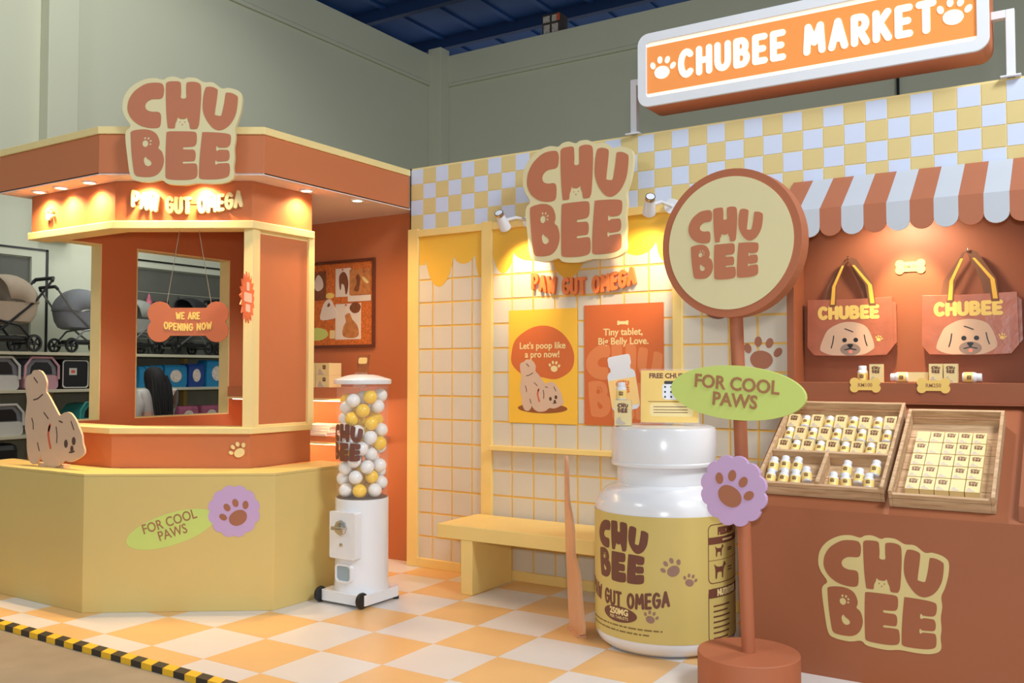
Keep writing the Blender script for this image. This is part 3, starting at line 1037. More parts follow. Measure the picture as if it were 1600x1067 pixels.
# ================================================================== giant pill jar
jx, jy, JR = -2.046, 4.818, 0.387
t = thing('giant_pill_jar', (jx, jy, 0), 0, 'giant white pill jar with yellow label standing on the checkered floor', 'jar')
JL = mat('jar_label_yellow', (206, 184, 108), 0.4, var=0.015)
MB().lathe([(0.0001, 0.0), (0.30, 0.0), (0.335, 0.008), (0.365, 0.03), (0.382, 0.06), (JR - 0.001, 0.085), (JR - 0.001, 0.735), (0.382, 0.775), (0.365, 0.815), (0.335, 0.848), (0.295, 0.868),
            (0.268, 0.876), (0.26, 0.886), (0.26, 0.99), (0.0001, 0.99)], 72).build('body', WHITE, t, True)
MB().lathe([(JR, 0.085), (JR + 0.0012, 0.086), (JR + 0.0012, 0.742), (JR, 0.743)], 72).build('label', JL, t, True)
MB().lathe([(0.262, 0.985), (0.288, 0.985), (0.293, 0.992), (0.293, 1.005), (0.288, 1.01), (0.290, 1.02), (0.290, 1.182), (0.282, 1.196), (0.265, 1.202), (0.0001, 1.204)], 72).build('lid', WHITE, t, True)
RL = JR + 0.0012
z0, z1 = 0.0, 0.0012


def jar_print(mb, th0, z, name, m):
    return bend(mb, RL, th0, 0.04).xform(Matrix.Translation((0, 0, z))).build(name, m, t)


jar_print(logo_mesh(MB(), 0.385, z0, z1), -0.27, 0.545, 'logo_print', DKBROWN)
_tot = 'PAW GUT OMEGA'
for i in range(len(_tot)):
    if _tot[i] != ' ':
        jar_print(bubble(MB(), _tot, 0.58, 0.085, z0, z1, th=0.33, gap=0.36, arch=0.035, only=i), -0.27, 0.31, 'letter_print', DKBROWN)
jar_print(MB().prism(ell(0, 0, 0.115, 0.042, 36), z0, z1), -0.27, 0.215, 'dose_oval', DKBROWN)
mb = text(MB(), '250MG', 0.045, z1, z1 + 0.0008, 0, 0.012, 0.95, 0.0018)
text(mb, 'PER TABLETS', 0.022, z1, z1 + 0.0008, 0, -0.018, 1.0, 0.0)
jar_print(mb, -0.27, 0.215, 'dose_text', CREAM)
FP2 = mat('fine_print_olive', (130, 104, 54), 0.5, var=0.0)
mb = MB()
rp = random.Random(3)
for row, (xa, xb) in enumerate([(-0.27, 0.25), (-0.26, 0.18)]):
    x = xa
    while x < xb:
        w = 0.012 + 0.035 * rp.random()
        mb.box(x, min(x + w, xb), -0.012 * 0 - row * 0.026, 0.008 - row * 0.026, z0, z1)
        x += w + 0.008
jar_print(mb, -0.27, 0.15, 'fine_print', FP2)
PG = mat('paw_print_taupe', (150, 116, 100), 0.5, var=0.0)
jar_print(paw(MB(), 0, 0, 0.055, z0, z1, 0.5), 0.50, 0.485, 'paw_print', PG)
jar_print(paw(MB(), 0, 0, 0.038, z0, z1, -0.25), 0.75, 0.42, 'paw_print', PG)
jar_print(paw(MB(), 0, 0, 0.038, z0, z1, -0.25), 0.22, 0.225, 'paw_print', PG)
mb = MB()
for (a, b) in ((0.39, 0.70), (0.085, 0.365)):
    mb.prism(rrect(-0.16, 0.2, a, b, 0.03), z0, z1, [rrect(-0.156, 0.196, a + 0.004, b - 0.004, 0.027)])
mb.box(-0.158, 0.198, 0.595, 0.632, z0, z1)
mb.box(-0.158, 0.198, 0.315, 0.363, z0, z1)
mb.box(-0.158, 0.198, 0.51, 0.512, z0, z1)
text(mb, 'FEEDING', 0.05, z0, z1, -0.01, 0.66, 0.8, 0.004)
for (ox, oy, s) in ((-0.105, 0.53, 0.6), (-0.11, 0.415, 0.85)):
    mb.prism([(ox + x * s, oy + y * s) for x, y in [(0, 0), (.012, 0), (.018, .035), (.04, .04), (.06, .035), (.062, 0), (.074, 0), (.078, .045), (.09, .07), (.105, .075), (.1, .09), (.088, .1), (.08, .092), (.07, .07), (.03, .07), (.01, .075), (-.012, .09), (-.004, .07), (.0, .05)]], z0, z1)
for k in range(7):
    mb.box(-0.125, -0.125 + 0.1 + 0.05 * rp.random(), 0.10 + k * 0.028, 0.108 + k * 0.028, z0, z1)
for y in (0.56, 0.55, 0.46, 0.445):
    mb.box(0.0, 0.05, y, y + 0.006, z0, z1)
jar_print(mb, 1.44, 0.0, 'facts_panel', DKBROWN)
mb = text(MB(), 'NUTRITION', 0.045, z1, z1 + 0.0008, 0.0, 0.339, 0.8, 0.003)
jar_print(mb, 1.44, 0.0, 'facts_heading', CREAM)
mb = MB()
for k in range(9):
    mb.box(-0.05 + k * 0.012, -0.05 + k * 0.012 + 0.008, 0.609, 0.619, z1, z1 + 0.0008)
jar_print(mb, 1.44, 0.0, 'fine_print', CREAM)

# ================================================================== round sign on a post
PT = mat('sign_terracotta', (172, 100, 66), 0.6, var=0.02)
px_, py_ = -1.394, 4.285
t = thing('post_sign', (px_, py_, 0), 0, 'round bubble-letter sign on a terracotta post with a drum base', 'sign')
MB().lathe([(0.0001, 0), (0.237, 0), (0.237, 0.18), (0.0001, 0.18)], 64).build('base', PT, t, True, bevel=0.004)
MB().tube([(0.0, 0, 0.18), (-0.055, 0, 2.1)], 0.032, 20).build('pole', PT, t, True)
rr = (math.cos(-0.1), math.sin(-0.1))


def arm(dx, dz, dy=-0.02):
    return Vector((dx, -0.045 + dy, dz))


def sub(mbx, name, m, off, parent=t, roll=0.0, bevel=0.0):
    r = Vector((rr[0], rr[1], 0)).normalized()
    u = Vector((0, 0, 1))
    R3 = Matrix((r, u, r.cross(u))).transposed() @ Matrix.Rotation(roll, 3, 'Z')
    o = mbx.build(name, m, parent, False, bevel)
    if parent == t:
        o.matrix_local = Matrix.Translation(off) @ R3.to_4x4()
    return o


dc = sub(MB().prism(ell(0, 0, 0.356, 0.356, 72), -0.045, 0.04), 'disc', PT, Vector((-0.05, -0.035, 2.118)), bevel=0.004)
MB().prism(ell(0, 0, 0.318, 0.318, 72), 0.04, 0.043).build('disc_face', PALE, dc)
for k, o_, hs in logo_loops(0.415, 1.0, 4):
    MB().prism([(x - 0.02, y) for x, y in o_], 0.043, 0.0455, [[(x - 0.02, y) for x, y in h] for h in hs]).build('letter', LETTER, dc)
ov = sub(MB().prism(ell(0, 0, 0.338, 0.128, 56), 0.0, 0.022), 'oval_plaque', GREEN, Vector((-0.02, -0.075, 1.405)), roll=-0.06, bevel=0.002)
text(MB(), 'FOR COOL\nPAWS', 0.088, 0.022, 0.026, 0.0, 0.0, 1.0, 0.002, -0.02, 0.88, 0.425).build('plaque_text', TEXTBR, ov)
fw = sub(MB().prism(scal(0, 0, 0.168, 12, 0.09), 0.0, 0.022), 'flower_plaque', LILAC, Vector((-0.035, -0.075, 0.945)), bevel=0.002)
paw(MB(), 0.0, 0.005, 0.098, 0.022, 0.025, -0.45).build('paw_print', PAWBR, fw)

# thin peach standee seen from its edge, left of the jar
PEACH = mat('peach_acrylic', (226, 170, 128), 0.35, var=0.06, scale=5, alpha=0.9)
t = plate('standee', (-2.49, 4.64, 0), (0.70, -0.714), 'thin peach cut-out board standing edge-on left of the giant jar', 'standee')
MB().prism(smooth2([(-0.19, 0.03), (-0.24, 0.3), (-0.28, 0.6), (-0.29, 0.9), (-0.27, 1.0), (-0.24, 0.93), (-0.22, 0.75), (-0.12, 0.6), (-0.1, 0.45), (0.0, 0.35), (0.05, 0.2), (0.1, 0.05), (0.05, 0.02), (0.0, 0.005), (-0.1, 0.005)], 5), -0.008, 0.008).build('board', PEACH, t)
MB().prism([(-0.16, 0), (0.04, 0), (0.04, 0.012), (-0.16, 0.012)], -0.03, 0.03).build('foot', PEACH, t)

# things on the jar lid
DISPY = mat('card_yellow', (232, 196, 106), 0.45, var=0.02)
t = plate('card_stand', (-1.99, 4.80, 1.214), (0.94, 0.34), 'clear stand holding a mustard gift card on the giant jar lid', 'card stand', tilt=-0.12)
MB().prism(rrect(-0.17, 0.15, 0.006, 0.30, 0.008), 0.0, 0.004).build('card', DISPY, t)
MB().prism(rrect(-0.175, 0.155, 0.0, 0.31, 0.008), -0.004, -0.001).build('acrylic_back', ACR, t)
MB().box(-0.175, 0.155, 0.0, 0.006, -0.07, 0.02).build('acrylic_foot', ACR, t)
text(MB(), 'FREE CHUBEE', 0.038, 0.004, 0.0046, -0.01, 0.268, 1.0, 0.0015).build('card_text', DKBROWN, t)
MB().prism(rrect(-0.12, 0.12, 0.04, 0.115, 0.02), 0.004, 0.0046).build('card_panel', CREAM, t)
mb = MB()
for y in (0.06, 0.075, 0.092):
    mb.box(-0.1, 0.09, y, y + 0.004, 0.0046, 0.005)
mb.box(-0.13, 0.13, 0.122, 0.125, 0.004, 0.005)
mb.build('card_lines', DKBROWN, t)
MB().prism(rrect(-0.05, 0.05, 0.135, 0.225, 0.02), 0.004, 0.0048).build('pouch_print', WHITEM, t)
mb = MB()
for k in range(9):
    mb.prism(ell(-0.035 + 0.034 * (k % 3), 0.15 + 0.028 * (k // 3), 0.006, 0.006, 8), 0.0048, 0.0054)
mb.prism(rrect(-0.04, 0.04, 0.222, 0.24, 0.006), 0.004, 0.005)
mb.build('pouch_dots', BLACK, t)

# ================================================================== products: small boxes and bottles
BXC = mat('box_cream', (232, 211, 152), 0.5, var=0.01)
BXG = mat('box_dog_grey', (196, 184, 166), 0.5, var=0.0)
BXL = mat('box_logo_brown', (112, 70, 44), 0.5, var=0.0)
LBL = mat('bottle_label', (244, 214, 130), 0.45, var=0.0)
bw_, bh_, bd_ = 0.062, 0.094, 0.048
me_box = MB().box(-bw_ / 2, bw_ / 2, -bh_ / 2, bh_ / 2, 0, bd_).mesh('carton', BXC)
me_logo = logo_mesh(MB(), 0.044, bd_, bd_ + 0.0006, 0.0, 0.018, n=1).mesh('logo_print', BXL)
_p = [(-0.022, -0.043), (-0.024, -0.03), (-0.018, -0.018), (-0.01, -0.016), (-0.004, -0.03), (0.006, -0.034), (0.01, -0.043)]
me_dog = MB().prism(smooth2(_p, 2), bd_, bd_ + 0.0005).mesh('dog_print', BXG)
prof_b = [(0.0001, 0), (0.022, 0), (0.026, 0.005), (0.026, 0.054), (0.022, 0.063), (0.017, 0.067)]
me_bot = MB().lathe(prof_b, 20).mesh('body', WHITE, True)
me_lab = MB().lathe([(0.0264, 0.008), (0.0264, 0.048)], 20).mesh('label', LBL, True)
me_cap = MB().lathe([(0.018, 0.065), (0.020, 0.066), (0.020, 0.083), (0.018, 0.086), (0.0001, 0.0865)], 20).mesh('cap', WHITEM, True)
me_bl = bend(logo_mesh(MB(), 0.024, 0, 0.0005, n=1), 0.0264, 0, 0.01).xform(Matrix.Translation((0, 0, 0.032))).mesh('logo_print', BXL)


def carton(parent_m, label, group, blank=False, name='product_box'):
    t = bpy.data.objects.new(name, None)
    COL.objects.link(t)
    t.empty_display_size = 0.05
    t.matrix_world = parent_m
    tag(t, label, 'box', group)
    obj('carton', me_box, t)
    if not blank:
        obj('logo_print', me_logo, t)
    obj('dog_print', me_dog, t)
    return t


def bottle(parent_m, label, group, logo_turn=0.0):
    t = bpy.data.objects.new('pill_bottle', None)
    COL.objects.link(t)
    t.empty_display_size = 0.05
    t.matrix_world = parent_m
    tag(t, label, 'bottle', group)
    obj('body', me_bot, t)
    obj('label', me_lab, t)
    obj('cap', me_cap, t)
    obj('logo_print', me_bl, t, (0, 0, 0), (0, 0, logo_turn))
    return t


UP = Matrix.Rotation(PI / 2, 4, 'X')          # lying box -> standing, print to -Y
T3 = Matrix.Translation
# on the jar lid
carton(T3((-2.235, 4.70, 1.205 + bh_ / 2 * 1.5)) @ Matrix.Rotation(0.35, 4, 'Z') @ UP @ Matrix.Scale(1.5, 4), 'small cream box carrying a tiny bottle on the giant jar lid', None)
bottle(T3((-2.235, 4.67, 1.2055 + bh_ * 1.5)) @ Matrix.Rotation(0.35, 4, 'Z') @ Matrix.Scale(1.15, 4), 'tiny white bottle balanced on a cream box above the giant jar', None)

# ================================================================== market stand
ms = thing('market_stand', (-0.9, 5.1, 0), 0, 'terracotta market stand with sloped display and lit alcove', 'display stand')


def Q(mb, name, m, bevel=0.003, parent=ms, smooth=False):
    mb.xform(T3((0.9, -5.1, 0)))
    return mb.build(name, m, parent, smooth, bevel)


XR = 0.3
Q(MB().box(-1.53, XR, 4.675, 4.70, 0, 0.80), 'front_panel', BROWN, 0)
SA = math.atan2(0.48, 0.825)
for xa, xb in ((-1.53, -1.505), (XR - 0.025, XR)):
    mb = MB()
    mb.prism([(4.70, 0), (5.545, 0), (5.545, 1.33), (5.50, 1.33), (4.70, 0.845)], xa, xb, (), mx)
    Q(mb, 'side_panel', BROWN, 0)
mb = MB()
mb.prism([(4.675, 0.80), (5.54, 1.303), (5.54, 1.323), (4.675, 0.82)], -1.505, XR - 0.025, (), mx)
Q(mb, 'sloped_deck', BROWN, 0)
mb = MB()
mb.prism([(4.69, 0.831), (5.485, 1.293), (5.485, 1.36), (4.69, 0.90)], -0.285, -0.26, (), mx)
Q(mb, 'divider', BROWN, 0)
Q(MB().box(-1.505, XR, 5.49, 5.54, 1.322, 1.332), 'back_ledge', BROWN, 0)
Q(MB().box(-1.555, XR, 5.53, 5.56, 1.332, 1.443), 'shelf_front', BROWN, 0.002)
Q(MB().box(-1.507, -0.285, 5.56, 5.785, 1.42, 1.443), 'shelf', BROWN, 0)
Q(MB().box(-1.55, -0.242, 5.785, 5.81, 1.30, 2.597), 'alcove_back', BROWN, 0)
Q(MB().box(-1.551, -1.507, 5.55, 5.785, 0.03, 2.596), 'jamb', BROWN, 0.002)
Q(MB().box(-0.285, -0.241, 5.56, 5.785, 1.443, 2.596), 'jamb', BROWN, 0.002)
Q(MB().box(-1.507, -0.285, 5.57, 5.785, 2.56, 2.595), 'alcove_top', BROWN, 0)
# front logo
lb = on_plate(MB().prism(logo_back(0.59, 0.99), 0, 0.0015).build('logo_backing', mat('logo_outline_khaki', (206, 188, 128), 0.5, var=0), ms), (-0.868, 4.675, 0.445), (1, 0), ms)
for k, o_, hs in logo_loops(0.59, 0.99, 4):
    MB().prism(o_, 0.0015, 0.0025, hs).build('letter', BROWN, lb)
f = MB()
for x, y in ((580, 466), (622, 466), (600, 488)):
    f.prism(ell((x - 598) * 0.59 / 1045, (542 - y) * 0.59 / 1045, 0.003, 0.003, 8), 0.0015, 0.0025)
f.build('dog_face', BROWN, lb)
# warm lamp strip fixed under the awning at the top of the alcove, and one under the shelf
lp = Q(MB().box(-0.93, -0.85, 5.475, 5.57, 2.50, 2.525), 'alcove_lamp', WHITEM, 0.004)
light('alcove_beam', 'SPOT', (-0.89, 5.50, 2.49), (-0.885, 5.785, 1.80), 70, WARM2, 0.03, angle=50, blend=0.6)
light('alcove_wash', 'SPOT', (-0.89, 5.50, 2.488), (-0.89, 5.7, 1.7), 38, (1.0, 0.86, 0.72), 0.06, angle=150, blend=0.6)
light('shelf_strip', 'AREA', (-0.9, 5.545, 1.3255), (-0.9, 5.40, 1.0), 0.8, WARM, 1.2, 0.02)

# awning
aw = thing('awning', (-0.5, 5.63, 2.66), 0, 'striped terracotta and white scalloped awning over the market alcove', 'awning')
AWW = mat('awning_white', (190, 197, 207), 0.6, var=0.01)
AWB = mat('awning_brown', (176, 106, 74), 0.6, var=0.015)
sw = 0.1185
x = -1.521
k = 0
while x < 0.7:
    m = AWB if k % 2 == 0 else AWW
    mb = MB()
    mb.prism([(5.63, 2.652), (5.62, 2.665), (5.285, 2.432), (5.285, 2.418)], x, x + sw, (), mx)
    mb.xform(T3((0.5, -5.63, -2.66)))
    s_ = mb.build('awning_stripe', m, aw)
    pts = [(x, 2.43), (x, 2.325)] + [(x + sw / 2 - sw / 2 * math.cos(PI * q / 10), 2.325 - 0.055 * math.sin(PI * q / 10)) for q in range(11)] + [(x + sw, 2.325), (x + sw, 2.43)]
    pts = [p for i, p in enumerate(pts) if i == 0 or (abs(p[0] - pts[i - 1][0]) + abs(p[1] - pts[i - 1][1])) > 1e-6]
    mb = MB().prism(pts, -5.285, -5.275, (), mw)
    mb.xform(T3((0.5, -5.63, -2.66)))
    mb.build('scallop', m, s_)
    x += sw
    k += 1
for xa in (-1.50, 0.66):
    MB().tube([(xa + 0.5, 0, -0.3), (xa + 0.5, -0.33, -0.235)], 0.012, 8).build('bracket', WHITEM, aw)

# lightbox sign on posts
sg = plate('lightbox_sign', (-1.465, 5.5, 3.49), (1, 0), 'glowing orange lightbox sign on white posts above the booth wall', 'sign')
w2, h2 = 1.035, 0.243
MB().prism(rrect(-w2, w2, -h2, h2, 0.075), -0.25, -0.01).build('case', mat('sign_case_terracotta', (206, 122, 84), 0.5, var=0.01), sg, bevel=0.01)
MB().prism(rrect(-w2, w2, -h2, h2, 0.075), -0.01, 0.012, [rrect(-w2 + 0.062, w2 - 0.062, -h2 + 0.062, h2 - 0.062, 0.02)]).build('frame', WHITEM, sg, bevel=0.004)
SGO = mat('lightbox_orange', (220, 136, 66), 0.5, var=0.0, emit=0.36)
SGW = mat('lightbox_cream', (255, 238, 212), 0.5, var=0.0, emit=0.6)
iw, ih = w2 - 0.06, h2 - 0.06
MB().box(-iw, iw, -ih, ih, -0.012, -0.004).build('glowing_border', SGW, sg)
MB().box(-iw, iw, -ih + 0.028, ih - 0.028, -0.004, -0.001).build('glowing_face', SGO, sg)
bubble(None, 'CHUBEE MARKET', 1.53, 0.19, -0.001, 0.003, 0.01, 0.0, th=0.34, gap=0.46, xs=0.92, parts=(SGW, sg))
paw(MB(), -0.862, 0.0, 0.085, -0.001, 0.003, -0.15).build('paw_emblem', SGW, sg)
paw(MB(), 0.862, 0.0, 0.085, -0.001, 0.003, -0.15).build('paw_emblem', SGW, sg)
for sx in (-1, 1):
    x = sx * 1.125
    MB().box(x - 0.022, x + 0.022, -0.378, 0.0, -0.16, -0.115).build('post', WHITEM, sg, bevel=0.003)
    MB().box(min(x - 0.022 * sx, sx * 1.03), max(x - 0.022 * sx, sx * 1.03), -0.045, 0.0, -0.16, -0.115).build('bracket', WHITEM, sg, bevel=0.003)
    MB().box(x - 0.05, x + 0.05, -0.378, -0.37, -0.21, -0.09).build('foot_plate', WHITEM, sg)

# tote bags
TOTE = mat('tote_terracotta', (176, 106, 80), 0.32, var=0.08, scale=14, bump=0.35)
STRAP = mat('tote_strap_brown', (122, 78, 50), 0.6, var=0.05)
STRY = mat('tote_strap_yellow', (236, 186, 70), 0.6, var=0.0)
MUZ = mat('muzzle_grey', (150, 130, 116), 0.6, var=0.0)
TNG = mat('tongue_pink', (232, 140, 122), 0.6, var=0.0)
TXY = mat('tote_print_yellow', (240, 208, 112), 0.5, var=0.0)


def tote(x, label, w=0.49):
    t = plate('tote_bag', (x, 5.782, 1.60), (1, 0), label, 'tote bag', 'tote bags hanging in the alcove')
    h = 0.348
    a = w / 2
    # body: pillow between front and back with a folded gusset at the bottom corners
    outl = [(-a, h), (-a * 0.5, h - 0.004), (0, h - 0.006), (a * 0.5, h - 0.004), (a, h), (a * 1.015, h * 0.5), (a * 1.02, 0.055), (a * 0.86, 0.005), (a * 0.4, 0.0), (0, -0.002), (-a * 0.4, 0.0), (-a * 0.86, 0.005), (-a * 1.02, 0.055), (-a * 1.015, h * 0.5)]
    mb = MB()
    mb.prism(outl, 0.012, 0.052)
    mb.build('bag_body', TOTE, t, bevel=0.008)
    MB().prism([(a * 0.97, h - 0.02), (a * 1.08, h - 0.045), (a * 1.09, 0.08), (a * 0.98, 0.05)], 0.018, 0.044).build('gusset', TOTE, t)
    bubble(None, 'CHUBEE', w * 0.73, 0.085, 0.052, 0.0528, -0.005, h - 0.085, th=0.36, gap=0.37, parts=(TXY, t))
    k = w / 500.0
    hd = [(-175, 50), (-150, 120), (-120, 165), (-50, 200), (15, 205), (85, 185), (120, 140), (145, 60), (130, 30), (70, 2), (-30, 0), (-110, 3), (-165, 25)]
    MB().prism([(px * k, py * k + 0.004) for px, py in smooth2(hd, 4)], 0.052, 0.0526).build('dog_head_print', DOG, t)
    MB().prism(ell(5 * k, 40 * k, 60 * k, 38 * k, 24), 0.0526, 0.053).build('muzzle_print', MUZ, t)
    for px, py, r_ in ((-28, 98, 14), (38, 98, 14)):
        MB().prism(ell(px * k, py * k, r_ * k, r_ * k, 12), 0.0526, 0.0532).build('eye_print', BLACK, t)
    MB().prism(smooth2([((5 + q) * k, (60 + s) * k) for q, s in ((-18, 10), (0, 14), (18, 10), (8, -8), (0, -12), (-8, -8))], 2), 0.053, 0.0536).build('nose_print', BLACK, t)
    for ln in ([(-25, 168), (0, 158), (22, 148)], [(-92, 125), (-98, 85), (-108, 50)], [(88, 128), (95, 90), (104, 62)], [(-28, 38), (5, 46), (40, 38)]):
        e = MB()
        stroke(e, [(px * k, py * k) for px, py in ln], 6 * k, 0.053, 0.0534)
        e.build('fur_line_print', BLACK, t)
    MB().prism(ell(6 * k, 26 * k, 12 * k, 12 * k, 10), 0.053, 0.0534).build('tongue_print', TNG, t)
    paw(MB(), 172 * k, 105 * k, 0.02, 0.052, 0.0526, -0.3).build('paw_print', TXY, t)
    # straps over the hook
    for zz, m in ((0.03, STRAP), (0.05, STRAP)):
        for sx in (-1, 1):
            st = MB()
            x0 = sx * 0.115 + (0.02 if zz > 0.04 else -0.015)
            st.prism([(x0 - 0.02, h - 0.05 if zz > 0.04 else h - 0.02), (x0 + 0.02, h - 0.05 if zz > 0.04 else h - 0.02), (x0 + 0.015 - sx * 0.01, h + 0.08), (sx * 0.03 + 0.016, h + 0.235), (sx * 0.005 + 0.012, h + 0.247), (sx * 0.012 - 0.018, h + 0.232), (x0 - 0.02 - sx * 0.02, h + 0.08)], zz, zz + 0.003)
            so = st.build('strap', m, t)
            if zz > 0.04:
                MB().prism([(x0 - 0.012, h - 0.035), (x0 + 0.012, h - 0.035), (x0 + 0.008 - sx * 0.01, h + 0.075), (sx * 0.03 + 0.006, h + 0.20), (sx * 0.03 - 0.008, h + 0.20), (x0 - 0.012 - sx * 0.012, h + 0.075)], zz + 0.003, zz + 0.004).build('strap_band', STRY, so)
    MB().tube([(0, h + 0.236, 0.003), (0, h + 0.234, 0.05), (0, h + 0.244, 0.062), (0, h + 0.256, 0.062)], 0.005, 8).build('hook', CHROME, t, True)
    return t


tote(-1.228, 'terracotta tote bag with dog face hanging nearer the round sign')
tote(-0.578, 'terracotta tote bag with dog face hanging above the crate of boxes', 0.485)
BTAG = mat('bone_tag_yellow', (240, 206, 110), 0.5, var=0.01)


def bone_tag(origin, w, h, txt, label):
    t = plate('price_tag', origin, (1, 0), label, 'price tag')
    MB().prism(bone(w, h), 0, 0.006).build('tag_board', BTAG, t)
    text(MB(), txt, h * 0.34, 0.006, 0.0068, 0, 0.0, 0.95, 0.0005).build('tag_text', TEXTBR, t)
    return t


bone_tag((-0.889, 5.785, 2.124), 0.165, 0.085, 'RM 20', 'yellow bone-shaped tag on the alcove wall between the tote bags')
bone_tag((-1.10, 5.529, 1.428), 0.168, 0.086, 'RM100', 'yellow bone-shaped tag on the shelf edge before a single bottle and box')
bone_tag((-0.74, 5.529, 1.428), 0.170, 0.086, 'RM250', 'yellow bone-shaped tag on the shelf edge before the boxes and lying bottles')

ZS = 1.4435
sc = Matrix.Scale(1.12, 4)
bottle(T3((-1.125, 5.585, ZS)) @ sc, 'white pill bottle standing on the alcove shelf beside one box', None)
carton(T3((-1.045, 5.60, ZS + bh_ / 2 * 1.12)) @ UP @ sc, 'cream box standing beside the single bottle on the alcove shelf', None)
carton(T3((-0.73, 5.60, ZS + bh_ / 2 * 1.12)) @ UP @ sc, 'cream box standing left of its twin on the alcove shelf', None)
carton(T3((-0.655, 5.60, ZS + bh_ / 2 * 1.12)) @ UP @ sc, 'cream box standing right of its twin on the alcove shelf', None)
carton(T3((-0.825, 5.60, ZS + bw_ / 2 * 1.12)) @ Matrix.Rotation(PI / 2, 4, 'Y') @ Matrix.Rotation(PI / 2, 4, 'Z') @ Matrix.Rotation(PI / 2, 4, 'X') @ T3((0, 0, -bd_ / 2)) @ sc, 'cream box lying on its side on the alcove shelf', None, True)
bottle(T3((-0.845 - 0.03, 5.585, ZS + 0.0265 * 1.12)) @ Matrix.Rotation(-PI / 2, 4, 'Y') @ sc, 'pill bottle lying with its cap to the left on the alcove shelf', None)
bottle(T3((-0.60, 5.585, ZS + 0.0265 * 1.12)) @ Matrix.Rotation(PI / 2, 4, 'Y') @ sc, 'pill bottle lying with its cap to the right on the alcove shelf', None)

# ================================================================== wooden crates on the slope
deck = T3((0, 4.675, 0.8215)) @ Matrix.Rotation(SA, 4, 'X')   # local x, along slope, out of slope


def crate(x0, x1, s0, s1, label, dividers=()):
    t = bpy.data.objects.new('wooden_crate', None)
    COL.objects.link(t)
    t.matrix_world = deck @ T3(((x0 + x1) / 2, (s0 + s1) / 2, 0))
    tag(t, label, 'crate', 'wooden display crates')
    a, b = (x1 - x0) / 2, (s1 - s0) / 2
    th, H = 0.017, 0.095
    n = 5
    for i in range(n):
        ya = -b + i * 2 * b / n
        MB().box(-a + th, a - th, ya + 0.003, ya + 2 * b / n - 0.003, 0, 0.01).build('bottom_slat', WOODC, t, bevel=0.001)
    for sx in (-1, 1):
        for z0_, z1_ in ((0.0, 0.045), (0.049, H)):
            MB().box(min(sx * a, sx * (a - th)), max(sx * a, sx * (a - th)), -b, b, z0_, z1_).build('side_board', WOODC, t, bevel=0.002)
    MB().box(-a + th, a - th, -b, -b + th, 0, 0.05).build('front_board', WOODC, t, bevel=0.002)
    MB().box(-a + th, a - th, -b, -b + th, 0.053, 0.075).build('front_board', WOODC, t, bevel=0.002)
    MB().box(-a + th, a - th, b - th, b, 0, 0.04).build('back_board', WOODC, t, bevel=0.002)
    MB().box(-a + th, a - th, b - th, b, 0.05, H).build('back_board', WOODC, t, bevel=0.002)
    for (xa, xb, ya, yb, hh) in dividers:
        cx, cy = (x0 + x1) / 2, (s0 + s1) / 2
        MB().box(xa - cx, xb - cx, ya - cy, yb - cy, 0.01, hh).build('divider', WOODC, t, bevel=0.002)
    return t


crate(-1.485, -0.86, 0.09, 0.86, 'wide wooden crate of mixed boxes and bottles in three compartments', [(-1.468, -0.877, 0.365, 0.383, 0.085), (-1.187, -1.169, 0.107, 0.365, 0.09)])
crate(-0.835, -0.378, 0.06, 0.80, 'wooden crate filled with a five by five grid of cream boxes')
rows = ['front', 'second', 'middle', 'fourth', 'rear']
cols = ['leftmost', 'second', 'middle', 'fourth', 'rightmost']
for r_ in range(5):
    for c in range(5):
        blank = (r_, c) in ((4, 0), (3, 1), (2, 1), (1, 2), (0, 3))
        M = deck @ T3((-0.742 + c * 0.0655 + 0.006 * (r_ - 2) * 0, 0.185 + r_ * 0.101, 0.0105))
        carton(M, '%scream box, %s in the %s row of the box-filled crate' % ('plain-faced ' if blank else '', cols[c], rows[r_]), 'boxes in the box crate', blank)
# upper compartment: boxes and bottles alternate
for r_ in range(3):
    for c in range(9):
        s_ = 0.46 + r_ * 0.125
        x = -1.432 + c * 0.0643
        isbox = (c + r_) % 2 == 0
        rn = ['front', 'middle', 'back'][r_]
        if isbox:
            M = deck @ T3((x, s_, 0.0105)) @ Matrix.Rotation(0.25, 4, 'X') @ T3((0, bh_ / 2 * 0.0, 0.012))
            carton(M, 'cream box, %s of the boxes in the %s row of the mixed crate' % (cols[c // 2], rn), 'boxes in the mixed crate')
        else:
            M = deck @ T3((x, s_ - 0.045, 0.0375)) @ Matrix.Rotation(-PI / 2 + 0.2, 4, 'X')
            bottle(M, 'pill bottle, %s of the bottles in the %s row of the mixed crate' % (cols[c // 2], rn), 'bottles in the mixed crate')
low = [(-1.43, 0.21, 0.0), (-1.37, 0.225, 0.1), (-1.31, 0.22, -0.1), (-1.245, 0.17, 0.3), (-1.43, 0.135, 0.0), (-1.365, 0.135, -0.1), (-1.30, 0.135, 0.1),
       (-1.11, 0.135, 0.1), (-1.06, 0.21, -0.1), (-1.045, 0.135, 0.3), (-0.995, 0.18, 0.0), (-0.925, 0.225, -0.15), (-0.94, 0.14, 0.1)]
for i, (x, s_, a) in enumerate(low):
    left = i < 7
    M = deck @ T3((x, s_ - 0.01, 0.0385 + (0.022 if s_ > 0.2 else 0.0))) @ Matrix.Rotation(a * 0.6, 4, 'Z') @ Matrix.Rotation(-PI / 2 + 0.45, 4, 'X')
    wh = ['leftmost upper', 'middle upper', 'rightmost upper', 'lone right-hand', 'leftmost front', 'middle front', 'rightmost front',
          'leftmost front', 'leaning middle', 'central front', 'right-of-centre', 'topmost right', 'right front', 'far right'][i]
    bottle(M, '%s white pill bottle in the %s lower compartment of the mixed crate' % (wh, 'left' if left else 'right'), 'bottles in the %s lower compartment' % ('left' if left else 'right'))

